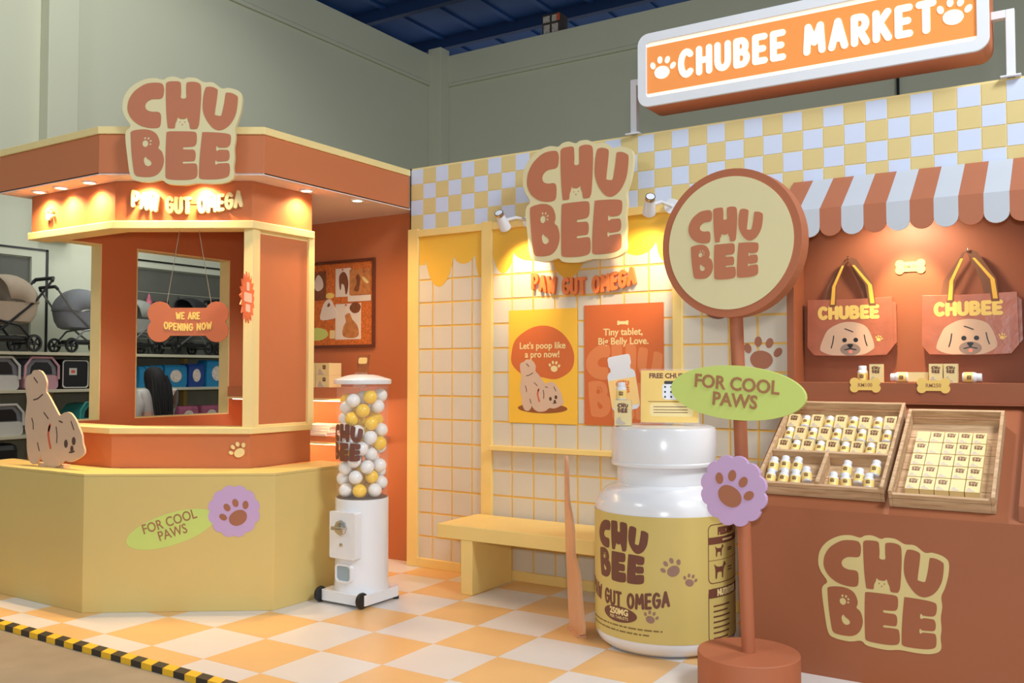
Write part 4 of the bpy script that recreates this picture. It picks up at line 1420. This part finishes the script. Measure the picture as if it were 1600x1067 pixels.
# ================================================================== things on and in the kiosk
t = plate('dog_cutout', (-5.885, 3.53, 0.866), (1, 0), 'flat beige dog cut-out with its bottom in the air on the kiosk counter', 'cut-out')
dog_fig(t, 0.70, 0.652, -0.012, 0.0, 0, 0.0, ('board', 'drawn_line', 'collar'))
MB().box(-0.2, 0.1, 0.0, 0.02, -0.06, -0.012).build('foot', DOG, t)

t = plate('hanging_bone_sign', (-5.131, 4.012, 1.842), (0.844, 0.536), 'terracotta bone-shaped opening sign hanging on two cords in the kiosk window', 'sign')
BSG = mat('bone_sign_terracotta', (196, 112, 74), 0.45, var=0.015)
MB().prism(bone(0.545, 0.275, 10), 0, 0.012).build('board', BSG, t)
bubble(None, 'WE ARE', 0.165, 0.05, 0.012, 0.0145, 0.0, 0.04, th=0.33, gap=0.36, parts=(TXY, t))
bubble(None, 'OPENING NOW', 0.325, 0.052, 0.012, 0.0145, 0.0, -0.03, th=0.31, gap=0.36, arch=0.014, parts=(TXY, t))
MB().tube([(-0.15, 0.09, 0.006), (-0.065, 0.621, 0.006)], 0.0022, 6).build('cord', mat('cord_grey', (150, 140, 120), 0.7, var=0), t)
MB().tube([(0.16, 0.09, 0.006), (0.065, 0.621, 0.006)], 0.0022, 6).build('cord', mat('cord_grey', (150, 140, 120), 0.7, var=0), t)

BUR = mat('burst_orange', (238, 120, 78), 0.4, var=0.02, alpha=0.93)
t = plate('starburst_sign', (-4.640, 4.085, 1.99), (-0.536, 0.844), 'small orange starburst sign fixed edge-on to the kiosk corner post', 'sign')
pts = []
for i in range(36):
    a = 2 * PI * i / 36
    r_ = 0.17 if i % 2 == 0 else 0.125
    pts.append((r_ * math.cos(a), r_ * math.sin(a)))
MB().prism(pts, -0.004, 0.004).build('burst', BUR, t)
BW2 = mat('burst_print', (244, 206, 188), 0.5, var=0.0)
mb = MB()
for z_ in (0.004,):
    mb.prism(rrect(-0.03, 0.03, 0.045, 0.1, 0.01), z_, z_ + 0.001)
    mb.prism(rrect(-0.085, 0.085, -0.03, 0.03, 0.012), z_, z_ + 0.001)
    mb.prism(rrect(-0.05, 0.05, -0.095, -0.045, 0.012), z_, z_ + 0.001)
mb.build('print_blocks', BW2, t)
MB().box(0.06, 0.16, -0.01, 0.01, -0.008, -0.004).build('mount', CREAM, t)

# shelves on the back wall of the kiosk
sh = thing('wall_shelf', (-5.55, 5.72, 1.28), 0, 'upper orange wall shelf with cream edge inside the kiosk, carrying cream boxes', 'shelf')
sh2 = thing('wall_shelf', (-5.55, 5.72, 0.93), 0, 'lower orange wall shelf with cream edge inside the kiosk, carrying papers', 'shelf')
for s_, th in ((sh, 0.1), (sh2, 0.06)):
    MB().box(-0.80, 0.73, -0.34, 0.0, 0.0, th).build('board', ORANGE, s_)
    MB().box(-0.80, 0.73, -0.352, -0.34, -0.005, 0.012).build('edge_strip', CREAM, s_)
    MB().box(-0.78, 0.60, -0.30, -0.28, -0.012, 0.0).build('led_strip', LENS, s_)
light('led_glow', 'AREA', (-5.45, 5.43, 1.266), (-5.35, 5.75, 0.7), 5.5, WARM, 1.35, 0.02)
light('led_glow', 'AREA', (-5.45, 5.43, 0.916), (-5.35, 5.75, 0.3), 5.5, WARM, 1.35, 0.02)
sb = Matrix.Scale(2.0, 4)
lay = UP @ Matrix.Rotation(PI / 2, 4, 'Z')
for lv in range(2):
    for c in range(2):
        t = bpy.data.objects.new('stacked_carton', None)
        COL.objects.link(t)
        t.location = (-5.235 - c * 0.16, 5.46, 1.3805 + lv * 0.0985)
        tag(t, 'cream carton, %s, %s layer of the stack on the upper kiosk shelf' % (['nearest the wall end', 'behind the end post'][c], ['bottom', 'top'][lv]), 'box', 'cartons stacked on the kiosk shelf')
        MB().box(-0.076, 0.076, -0.07, 0.07, 0, 0.098).build('carton', BXC, t, bevel=0.002)
        mb = logo_mesh(MB(), 0.04, 0, 0.0008, 0.02, 0.065, n=1).xform(T3((0, -0.07, 0)) @ UP)
        mb.build('logo_print', BXL, t)
        mb = MB().prism([(-0.05, 0.004), (-0.035, 0.05), (-0.02, 0.05), (0.0, 0.02), (0.02, 0.004)], 0, 0.0006).xform(T3((0, -0.07, 0)) @ UP)
        mb.build('dog_print', BXG, t)
for k in range(4):
    o = MB().box(-0.16, 0.16, -0.11, 0.11, 0, 0.022).build('paper_stack', mat('paper_white', (240, 226, 208), 0.6, var=0.03), None, bevel=0.002)
    o.location = (-5.33 + 0.012 * (k % 2), 5.50, 0.9905 + k * 0.0226)
    o.rotation_euler = (0, 0, 0.06 * (k - 1.5))
    tag(o, ['bottom', 'second', 'third', 'top'][k] + ' white ream in the paper pile on the lower kiosk shelf', 'paper', 'paper pile on the kiosk shelf')
t = plate('leaflet_holder', (-4.895, 5.47, 1.3805), (1, 0), 'small acrylic leaflet holder with brown leaflets behind the vending machine', 'leaflet holder', tilt=-0.15)
MB().box(-0.06, 0.06, 0.006, 0.262, 0.0, 0.01).build('leaflets', mat('leaflet_brown', (150, 92, 56), 0.5, var=0.15, scale=25), t)
MB().prism(rrect(-0.045, 0.045, 0.19, 0.24, 0.015), 0.01, 0.0106).build('leaflet_print', CREAM, t)
MB().box(-0.066, 0.066, 0.0, 0.12, 0.014, 0.017).build('pocket', ACR, t)
MB().box(-0.066, 0.066, 0.0, 0.006, -0.02, 0.017).build('foot', ACR, t)

# cork board
CORK = mat('cork', (206, 112, 48), 0.9, var=0.3, scale=60)
t = plate('cork_board', (-5.42, 5.7195, 2.078), (1, 0), 'orange cork board with dark frame and dog pictures on the kiosk wall', 'cork board')
MB().box(-0.445, 0.445, -0.36, 0.36, 0, 0.012).build('cork_sheet', CORK, t)
FRD = mat('frame_dark_wood', (104, 52, 30), 0.5, var=0.1)
for a in ((-0.46, 0.46, 0.345, 0.37), (-0.46, 0.46, -0.37, -0.345), (-0.46, -0.435, -0.345, 0.345), (0.435, 0.46, -0.345, 0.345)):
    MB().box(a[0], a[1], a[2], a[3], 0, 0.022).build('frame_bar', FRD, t, bevel=0.002)
PHW = mat('photo_white', (232, 220, 204), 0.5, var=0.02)
PHB = mat('photo_dog_brown', (128, 76, 46), 0.6, var=0.15, scale=30)
PHT = mat('photo_dog_tan', (196, 128, 72), 0.6, var=0.2, scale=30)


DX = [0.0]


def pic(x0, x1, y0, y1, m, z=0.012, name='picture'):
    x0, x1 = x0 + DX[0], x1 + DX[0]
    return MB().box(x0, x1, y0, y1, z, z + 0.002).build(name, m, t)


def blob(parent, pts, m, z):
    MB().prism([(x + DX[0], y) for x, y in smooth2(pts, 4)], z, z + 0.0006).build('picture_print', m, parent)


DX[0] = 0.085
p = pic(-0.06, 0.11, 0.06, 0.30, PHW)
blob(p, [(-0.02, 0.23), (0.02, 0.27), (0.06, 0.25), (0.085, 0.18), (0.075, 0.1), (0.055, 0.08), (0.04, 0.15), (0.01, 0.17), (0.0, 0.12), (-0.015, 0.14)], PHB, 0.014)
p = pic(0.10, 0.33, 0.07, 0.285, PHT, 0.0142)
blob(p, [(0.15, 0.11), (0.18, 0.17), (0.17, 0.22), (0.20, 0.24), (0.22, 0.2), (0.21, 0.14), (0.2, 0.1)], PHB, 0.0162)
blob(p, [(0.24, 0.22), (0.28, 0.2), (0.31, 0.17), (0.29, 0.16), (0.25, 0.19)], CREAM, 0.0162)
p = pic(0.08, 0.335, 0.015, 0.065, PHW, 0.0142)
p = pic(-0.06, 0.225, -0.30, 0.0, PHW)
blob(p, [(0.03, -0.27), (0.03, -0.2), (0.06, -0.15), (0.05, -0.1), (0.1, -0.08), (0.13, -0.13), (0.19, -0.19), (0.2, -0.27), (0.12, -0.29)], PHT, 0.014)
blob(p, [(0.1, -0.04), (0.14, -0.08), (0.2, -0.075), (0.225, -0.03), (0.19, 0.005), (0.13, 0.0)], PHB, 0.014)
DX[0] = 0.15
p = pic(-0.42, -0.235, 0.04, 0.29, PHB)
blob(p, [(-0.37, 0.2), (-0.33, 0.26), (-0.28, 0.22), (-0.27, 0.15), (-0.33, 0.12), (-0.37, 0.15)], PHW, 0.014)
DX[0] = 0.13
p = MB().prism([(x + 0.13, y) for x, y in smooth2([(-0.28, -0.12), (-0.26, -0.03), (-0.22, 0.03), (-0.17, 0.045), (-0.13, 0.0), (-0.08, -0.1), (-0.2, -0.13)], 4)], 0.012, 0.015).build('picture', PHW, t)
blob(p, [(-0.2, -0.01), (-0.18, 0.015), (-0.165, -0.005), (-0.185, -0.02)], PHB, 0.015)
MB().prism(ell(-0.04, 0.075, 0.05, 0.025, 24), 0.012, 0.014).build('picture', TXY, t)
MB().prism(ell(-0.19, -0.25, 0.13, 0.055, 32), 0.012, 0.015).build('picture', GREEN, t)
MB().box(-0.04, 0.02, -0.29, -0.22, 0.012, 0.014).build('note', CREAM, t)
for x, y in ((0.11, 0.29), (0.15, -0.01), (-0.18, 0.28), (0.36, 0.27)):
    MB().sphere((x, y, 0.02), 0.008, 10, 6).build('push_pin', RED, t)

# ================================================================== shelving with strollers against the hall wall
SHW = mat('shelf_cream', (206, 200, 172), 0.6, var=0.03)
SHY = mat('shelf_upright_yellow', (206, 168, 84), 0.6, var=0.05)
sv = thing('shelving_unit', (-8.9, 6.2, -0.03), 0, 'long cream shelving unit against the hall wall behind the kiosk', 'shelving')
for z in (1.73, 1.365, 0.93, 0.42):
    MB().box(-0.36, 0.3, -2.3, 2.9, z - 0.03, z).build('shelf_board', SHW, sv, bevel=0.003)
for y in (-2.25, -0.72, 0.02, 0.96, 2.0, 2.85):
    MB().box(-0.36, -0.30, y - 0.025, y + 0.025, 0, 1.7).build('upright', SHY, sv)
MB().box(-0.385, -0.365, -2.3, 2.9, 0, 1.7).build('back_panel', mat('shelf_back', (150, 146, 128), 0.7, var=0.05), sv)
ZT = [1.7005, 1.3355, 0.9005]


def wheel(parent, x, y, r_, m):
    w = MB().lathe([(r_ * 0.72, -0.02), (r_ * 0.95, -0.02), (r_, -0.01), (r_, 0.01), (r_ * 0.95, 0.02), (r_ * 0.72, 0.02), (r_ * 0.72, -0.02)], 24)
    w.lathe([(0.0001, -0.016), (0.022, -0.016), (0.022, 0.016), (0.0001, 0.016)], 12)
    for k in range(5):
        a = 2 * PI * k / 5
        w.tube([(0.018 * math.cos(a), 0.018 * math.sin(a), 0), (r_ * 0.75 * math.cos(a), r_ * 0.75 * math.sin(a), 0)], 0.009, 6)
    w.xform(T3((x, y, r_)) @ Matrix.Rotation(PI / 2, 4, 'Y'))
    return w.build('wheel', m, parent, True)


def stroller(y, label, fab, frame, s=1.0, flip=1, canopy_open=1.0, x=-8.82):
    """pet stroller seen from the side; local Y runs along the shelf"""
    t = thing('pet_stroller', (x, y, ZT[0]), 0, label, 'stroller', 'pet strollers on the top shelf')
    t.scale = (s, s * flip, s * 1.12)
    # bassinet: rounded hull by stacked sections
    mb = MB()
    secs = [(0.27, 0.24, 0.15), (0.29, 0.29, 0.18), (0.36, 0.34, 0.19), (0.44, 0.36, 0.20), (0.47, 0.36, 0.205)]
    n = 24
    vs = []
    fs = []
    for z, a, b in secs:
        for k in range(n):
            q = 2 * PI * k / n
            c, d = math.cos(q), math.sin(q)
            vs.append((b * math.copysign(abs(c) ** 0.6, c), a * math.copysign(abs(d) ** 0.6, d), z))
    for i in range(len(secs) - 1):
        for k in range(n):
            l = (k + 1) % n
            fs.append((i * n + k, i * n + l, (i + 1) * n + l, (i + 1) * n + k))
    fs.append(tuple(reversed(range(n))))
    mb.add(vs, fs)
    mb.build('basket', fab, t, True)
    # canopy shell over the head end
    vs = []
    fs = []
    A, B = 9, 10
    for i in range(A + 1):
        u = math.radians(-5 + (118 * canopy_open) * i / A)
        for k in range(B + 1):
            v = PI * k / B
            yy = 0.04 + 0.33 * math.cos(u) * (0.35 + 0.65 * math.sin(v) ** 0.7)
            zz = 0.47 + 0.26 * max(0, math.sin(u)) * (0.1 + 0.9 * math.sin(v) ** 0.5)
            vs.append((-0.205 * math.cos(v), yy, zz))
    for i in range(A):
        for k in range(B):
            fs.append((i * (B + 1) + k, i * (B + 1) + k + 1, (i + 1) * (B + 1) + k + 1, (i + 1) * (B + 1) + k))
    cn = MB().add(vs, fs).build('canopy', fab, t, True)
    sd = cn.modifiers.new('thick', 'SOLIDIFY')
    sd.thickness = 0.012
    # apron over the foot end
    MB().sphere((0, -0.19, 0.455), 0.185, 18, 8, (1.08, 0.95, 0.32)).build('apron', fab, t, True)
    fr = MB()
    for sx in (-0.19, 0.19):
        fr.tube([(sx, -0.30, 0.085), (sx, -0.05, 0.24), (sx, 0.28, 0.50), (sx, 0.45, 0.70)], 0.013, 8)
        fr.tube([(sx, 0.26, 0.085), (sx, 0.10, 0.25), (sx, -0.12, 0.29)], 0.012, 8)
    fr.tube([(-0.19, 0.26, 0.085), (0.19, 0.26, 0.085)], 0.012, 8)
    fr.tube([(-0.19, -0.30, 0.085), (0.19, -0.30, 0.085)], 0.012, 8)
    fr.build('frame', frame, t, True)
    MB().tube([(-0.19, 0.45, 0.70), (-0.17, 0.475, 0.73), (0.17, 0.475, 0.73), (0.19, 0.45, 0.70)], 0.019, 10).build('handle', BLACK, t, True)
    MB().box(-0.17, 0.17, -0.22, 0.2, 0.10, 0.15).build('under_tray', BLACK, t, bevel=0.02)
    for sx in (-0.19, 0.19):
        wheel(t, sx, -0.30, 0.085, BLACK)
        wheel(t, sx, 0.26, 0.085, BLACK)
    return t


FB = mat('stroller_beige', (196, 178, 154), 0.8, var=0.05)
FG = mat('stroller_grey', (126, 128, 132), 0.8, var=0.06)
FG2 = mat('stroller_pale_grey', (150, 150, 142), 0.8, var=0.06)
FK = mat('stroller_black', (36, 36, 38), 0.8, var=0.05)
FRM = mat('stroller_frame_silver', (150, 150, 150), 0.35, 0.8, var=0)
stroller(4.74, 'beige pet stroller with black frame, leftmost on the top hall shelf', FB, BLACK, 0.9, 1)
stroller(5.58, 'mid-grey pet stroller with its hood up beside the beige stroller', FG, FRM, 0.8, -1)
stroller(6.18, 'pale grey pet stroller half hidden at the left edge of the kiosk window', FG2, FRM, 0.72, 1)
stroller(6.86, 'black pet stroller behind the hanging bone sign', FK, FRM, 0.8, 1)
stroller(7.66, 'black pet stroller furthest right in the kiosk window', FK, FRM, 0.8, -1)
STRP = mat('hat_pink', (196, 100, 116), 0.6, var=0.3, scale=40)
for y, m, nm in ((6.62, STRP, 'pink striped cone hat behind the black strollers'), (7.02, BLACK, 'black cone hat behind the black strollers')):
    o = MB().lathe([(0.0001, 0), (0.085, 0), (0.001, 0.25)], 20).build('cone_hat', m, None, True)
    o.location = (-9.17, y, 2.17)
    tag(o, nm, 'hat')
    MB().tube([(0, 0, -0.47), (0, 0, 0.0)], 0.008, 6).build('stand', BLACK, o)


def carrier(y, z, body, lid, label, s=1.0):
    t = thing('pet_carrier', (-8.84, y, z), 0, label, 'pet carrier')
    t.scale = (s, s, s)
    MB().prism(rrect(-0.17, 0.17, 0.0, 0.14, 0.04), -0.18, 0.2, (), mx).build('base', body, t, True)
    MB().prism([(-0.16, 0.142), (0.16, 0.142), (0.15, 0.22), (0.09, 0.29), (0.0, 0.305), (-0.09, 0.29), (-0.15, 0.22)], -0.17, 0.19, (), mx).build('hood', lid, t)
    MB().prism([(-0.11, 0.15), (0.11, 0.15), (0.1, 0.22), (0.06, 0.265), (-0.06, 0.265), (-0.1, 0.22)], 0.19, 0.196, (), mx).build('mesh_door', BLACK, t)
    MB().tube([(0.205, -0.17, 0.1), (0.21, -0.165, 0.23), (0.2, -0.1, 0.31), (0.2, 0.1, 0.31), (0.21, 0.165, 0.23), (0.205, 0.17, 0.1)], 0.013, 8).build('trim_band', body, t, True)
    return t


CW = mat('carrier_white', (206, 204, 194), 0.5, var=0.03)
CPK = mat('carrier_pink', (198, 150, 158), 0.5, var=0.05)
CTL = mat('carrier_teal', (52, 148, 140), 0.5, var=0.05)
carrier(4.66, ZT[1], CW, FG, 'white and grey domed pet carrier at the left end of the middle shelf')
carrier(5.05, ZT[1], CPK, FG, 'pink-trimmed domed pet carrier behind the dog cut-out')
carrier(5.62, ZT[2], CTL, CTL, 'teal domed pet carrier on the lower hall shelf', 0.95)
carrier(4.72, ZT[2], CW, FG, 'pale pet carrier half hidden on the lower hall shelf beside the dog cut-out', 0.95)
t = thing('clear_bag', (-8.80, 5.42, ZT[1]), 0, 'dark clear-fronted bag on the middle shelf beside the pink carrier', 'bag')
MB().box(-0.13, 0.13, -0.15, 0.15, 0, 0.30).build('bag_body', BLACK, t, bevel=0.03)
MB().prism(rrect(-0.14, 0.14, 0.01, 0.29, 0.03), 0.131, 0.135, [rrect(-0.13, 0.13, 0.02, 0.28, 0.03)], mx).build('piping', CW, t)
MB().box(0.132, 0.136, -0.07, 0.01, 0.14, 0.21).build('bag_tag', CW, t)
MB().box(0.136, 0.138, -0.05, -0.01, 0.16, 0.19).build('tag_print', RED, t)
t = thing('olive_bag', (-8.82, 5.74, ZT[1]), 0, 'olive green soft bag on the middle shelf beside the clear-fronted bag', 'bag')
MB().box(-0.12, 0.12, -0.12, 0.12, 0, 0.27).build('bag_body', mat('olive_fabric', (70, 82, 48), 0.8, var=0.1), t, bevel=0.04)
MB().tube([(0.06, -0.06, 0.26), (0.06, -0.05, 0.32), (0.06, 0.05, 0.32), (0.06, 0.06, 0.26)], 0.008, 8).build('handle', BLACK, t, True)
t = thing('black_bag', (-8.78, 4.62, 0.39), 0, 'large black bag low on the shelves left of the dog cut-out', 'bag')
MB().box(-0.16, 0.16, -0.22, 0.22, 0.001, 0.44).build('bag_body', BLACK, t, bevel=0.06)
MB().box(0.155, 0.165, -0.12, 0.12, 0.14, 0.22).build('window', SHUT, t)

PKB = mat('pack_blue', (40, 132, 178), 0.4, var=0.1, scale=12)
PKD = mat('pack_navy', (36, 70, 140), 0.4, var=0.1, scale=12)
PKP = mat('pack_pink', (176, 96, 122), 0.4, var=0.15, scale=12)
PKW = mat('pack_print', (226, 208, 190), 0.5, var=0.2, scale=25)


def pack(y, z, w, h, m, label, group, turn=0.0, pr=True):
    t = thing('pad_pack', (-8.76, y, z), turn, label, 'pack', group)
    mb = MB()
    secs = [(0.0, 0.9, 0.95), (0.04, 1.0, 1.0), (h * 0.5, 1.0, 1.02), (h - 0.03, 1.0, 0.98), (h, 0.7, 0.95)]
    vs = []
    fs = []
    for z_, d, ww in secs:
        a, b = 0.09 * d, w / 2 * ww
        vs += [(a, -b, z_), (a, b, z_), (-a, b, z_), (-a, -b, z_)]
    for i in range(len(secs) - 1):
        for k in range(4):
            l = (k + 1) % 4
            fs.append((i * 4 + k, i * 4 + l, i * 4 + 4 + l, i * 4 + 4 + k))
    fs += [(3, 2, 1, 0), (16, 17, 18, 19)]
    mb.add(vs, fs)
    mb.build('wrapper', m, t, True)
    if pr:
        MB().prism(ell(0.0, h * 0.5, w * 0.26, h * 0.28, 20), 0.0905, 0.092, (), mx).build('picture_print', PKW, t)
    return t


for i in range(4):
    pack(6.19 + i * 0.075, ZT[1], 0.07, 0.23 + 0.005 * i, PKB, ['first', 'second', 'third', 'fourth'][i] + ' narrow blue pack beside the dark-haired shopper', 'blue pads on the middle shelf', 0, False)
pack(6.62, ZT[1], 0.29, 0.25, PKB, 'wide bright blue pack with pet picture in the kiosk window', 'blue pads on the middle shelf')
pack(6.90, ZT[1], 0.21, 0.265, PKD, 'navy pack standing between two bright blue packs', 'blue pads on the middle shelf')
pack(7.19, ZT[1], 0.29, 0.31, PKB, 'tall bright blue pack at the right of the kiosk window', 'blue pads on the middle shelf')
pack(6.50, ZT[2], 0.22, 0.19, PKP, 'pink pack on the lower shelf next to the dark-haired shopper', 'pink pads on the lower shelf')
pack(6.80, ZT[2], 0.26, 0.22, PKP, 'pink pack in the middle of the lower shelf', 'pink pads on the lower shelf')
pack(7.12, ZT[2], 0.27, 0.22, PKP, 'pink pack at the right of the lower shelf', 'pink pads on the lower shelf')

# ================================================================== shopper seen from behind
pr = thing('person', (-8.02, 5.86, -0.03), 0, 'person with long dark hair in a pale grey top facing the shelves', 'person')
SKIN = mat('skin', (206, 164, 138), 0.6, var=0.02)
TOP = mat('pale_grey_top', (202, 198, 190), 0.85, var=0.05, scale=20)
HAIR = mat('dark_hair', (22, 18, 18), 0.75, var=0.1, scale=40)
J = [('pelvis', (0, 0, .88), .13), ('waist', (0, 0, 1.02), .115), ('chest', (0, 0, 1.22), .13), ('neckb', (0, 0, 1.34), .075), ('neck', (-.01, 0, 1.39), .045),
     ('head', (-.02, 0, 1.47), .085), ('crown', (-.02, 0, 1.545), .06),
     ('shl', (0.02, -.165, 1.30), .068), ('ell', (-.03, -.2, 1.07), .042), ('wrl', (-.17, -.17, .93), .03), ('hal', (-.23, -.16, .9), .028),
     ('shr', (0.02, .165, 1.30), .068), ('elr', (-.03, .2, 1.07), .042), ('wrr', (-.17, .17, .93), .03), ('har', (-.23, .16, .9), .028),
     ('hipl', (0, -.09, .84), .1), ('knl', (-.01, -.1, .47), .06), ('anl', (.02, -.1, .09), .04), ('fol', (-.12, -.1, .035), .035),
     ('hipr', (0, .09, .84), .1), ('knr', (-.01, .1, .47), .06), ('anr', (.02, .1, .09), .04), ('for', (-.12, .1, .035), .035)]
ix = {n: i for i, (n, p, r_) in enumerate(J)}
ed = [('pelvis', 'waist'), ('waist', 'chest'), ('chest', 'neckb'), ('neckb', 'neck'), ('neck', 'head'), ('head', 'crown'), ('chest', 'shl'), ('shl', 'ell'), ('ell', 'wrl'), ('wrl', 'hal'),
      ('chest', 'shr'), ('shr', 'elr'), ('elr', 'wrr'), ('wrr', 'har'), ('pelvis', 'hipl'), ('hipl', 'knl'), ('knl', 'anl'), ('anl', 'fol'), ('pelvis', 'hipr'), ('hipr', 'knr'), ('knr', 'anr'), ('anr', 'for')]


def skin_body(name, keep, m, grow=0.0):
    js = [j for j in J if j[0] in keep]
    id2 = {j[0]: i for i, j in enumerate(js)}
    me = bpy.data.meshes.new(name)
    me.from_pydata([j[1] for j in js], [(id2[a], id2[b]) for a, b in ed if a in id2 and b in id2], [])
    me.materials.append(m)
    o = bpy.data.objects.new(name, me)
    COL.objects.link(o)
    o.parent = pr
    md = o.modifiers.new('skin', 'SKIN')
    md.use_smooth_shade = True
    for i, j in enumerate(js):
        d = me.skin_vertices[0].data[i]
        d.radius = (j[2] + grow, j[2] + grow)
        d.use_root = (i == 0)
    sb_ = o.modifiers.new('sub', 'SUBSURF')
    sb_.levels = 2
    sb_.render_levels = 2
    return o


skin_body('body', [j[0] for j in J], SKIN)
skin_body('top', ['waist', 'chest', 'neckb', 'shl', 'ell', 'wrl', 'shr', 'elr', 'wrr'], TOP, 0.018)
skin_body('trousers', ['pelvis', 'hipl', 'knl', 'anl', 'hipr', 'knr', 'anr'], mat('dark_trousers', (40, 42, 52), 0.8, var=0.05), 0.016)
# hair: a cap that runs down the back
vs = []
fs = []
prof = [(1.59, .0, .02, .02), (1.575, .0, .07, .06), (1.535, .003, .105, .09), (1.47, .015, .112, .102), (1.40, .03, .105, .104), (1.33, .055, .09, .10),
        (1.24, .085, .07, .088), (1.14, .105, .05, .075), (1.04, .115, .04, .058), (0.95, .11, .02, .03)]
for z, cx_, a, b in prof:
    for k in range(20):
        q = 2 * PI * k / 20
        vs.append((cx_ + a * math.cos(q), b * math.sin(q) + (1.5 - z) * 0.02, z))
for i in range(len(prof) - 1):
    for k in range(20):
        l = (k + 1) % 20
        fs.append((i * 20 + k, i * 20 + l, i * 20 + 20 + l, i * 20 + 20 + k))
fs += [tuple(range(20)), tuple(reversed(range((len(prof) - 1) * 20, len(prof) * 20)))]
MB().add(vs, fs).build('hair', HAIR, pr, True)
for i in range(9):
    yy = -0.095 + i * 0.024
    hs = MB().tube([(0.085, yy * 0.9, 1.50), (0.125 + 0.01 * (i % 2), yy * 1.05, 1.40), (0.145, yy * 1.1, 1.28), (0.155 + 0.008 * (i % 3), yy * 0.95, 1.12), (0.15, yy * 0.75, 0.98 - 0.03 * (i % 3))], [0.008, 0.014, 0.014, 0.011, 0.003], 6)
    hs.build('hair_strand', HAIR, pr, True)
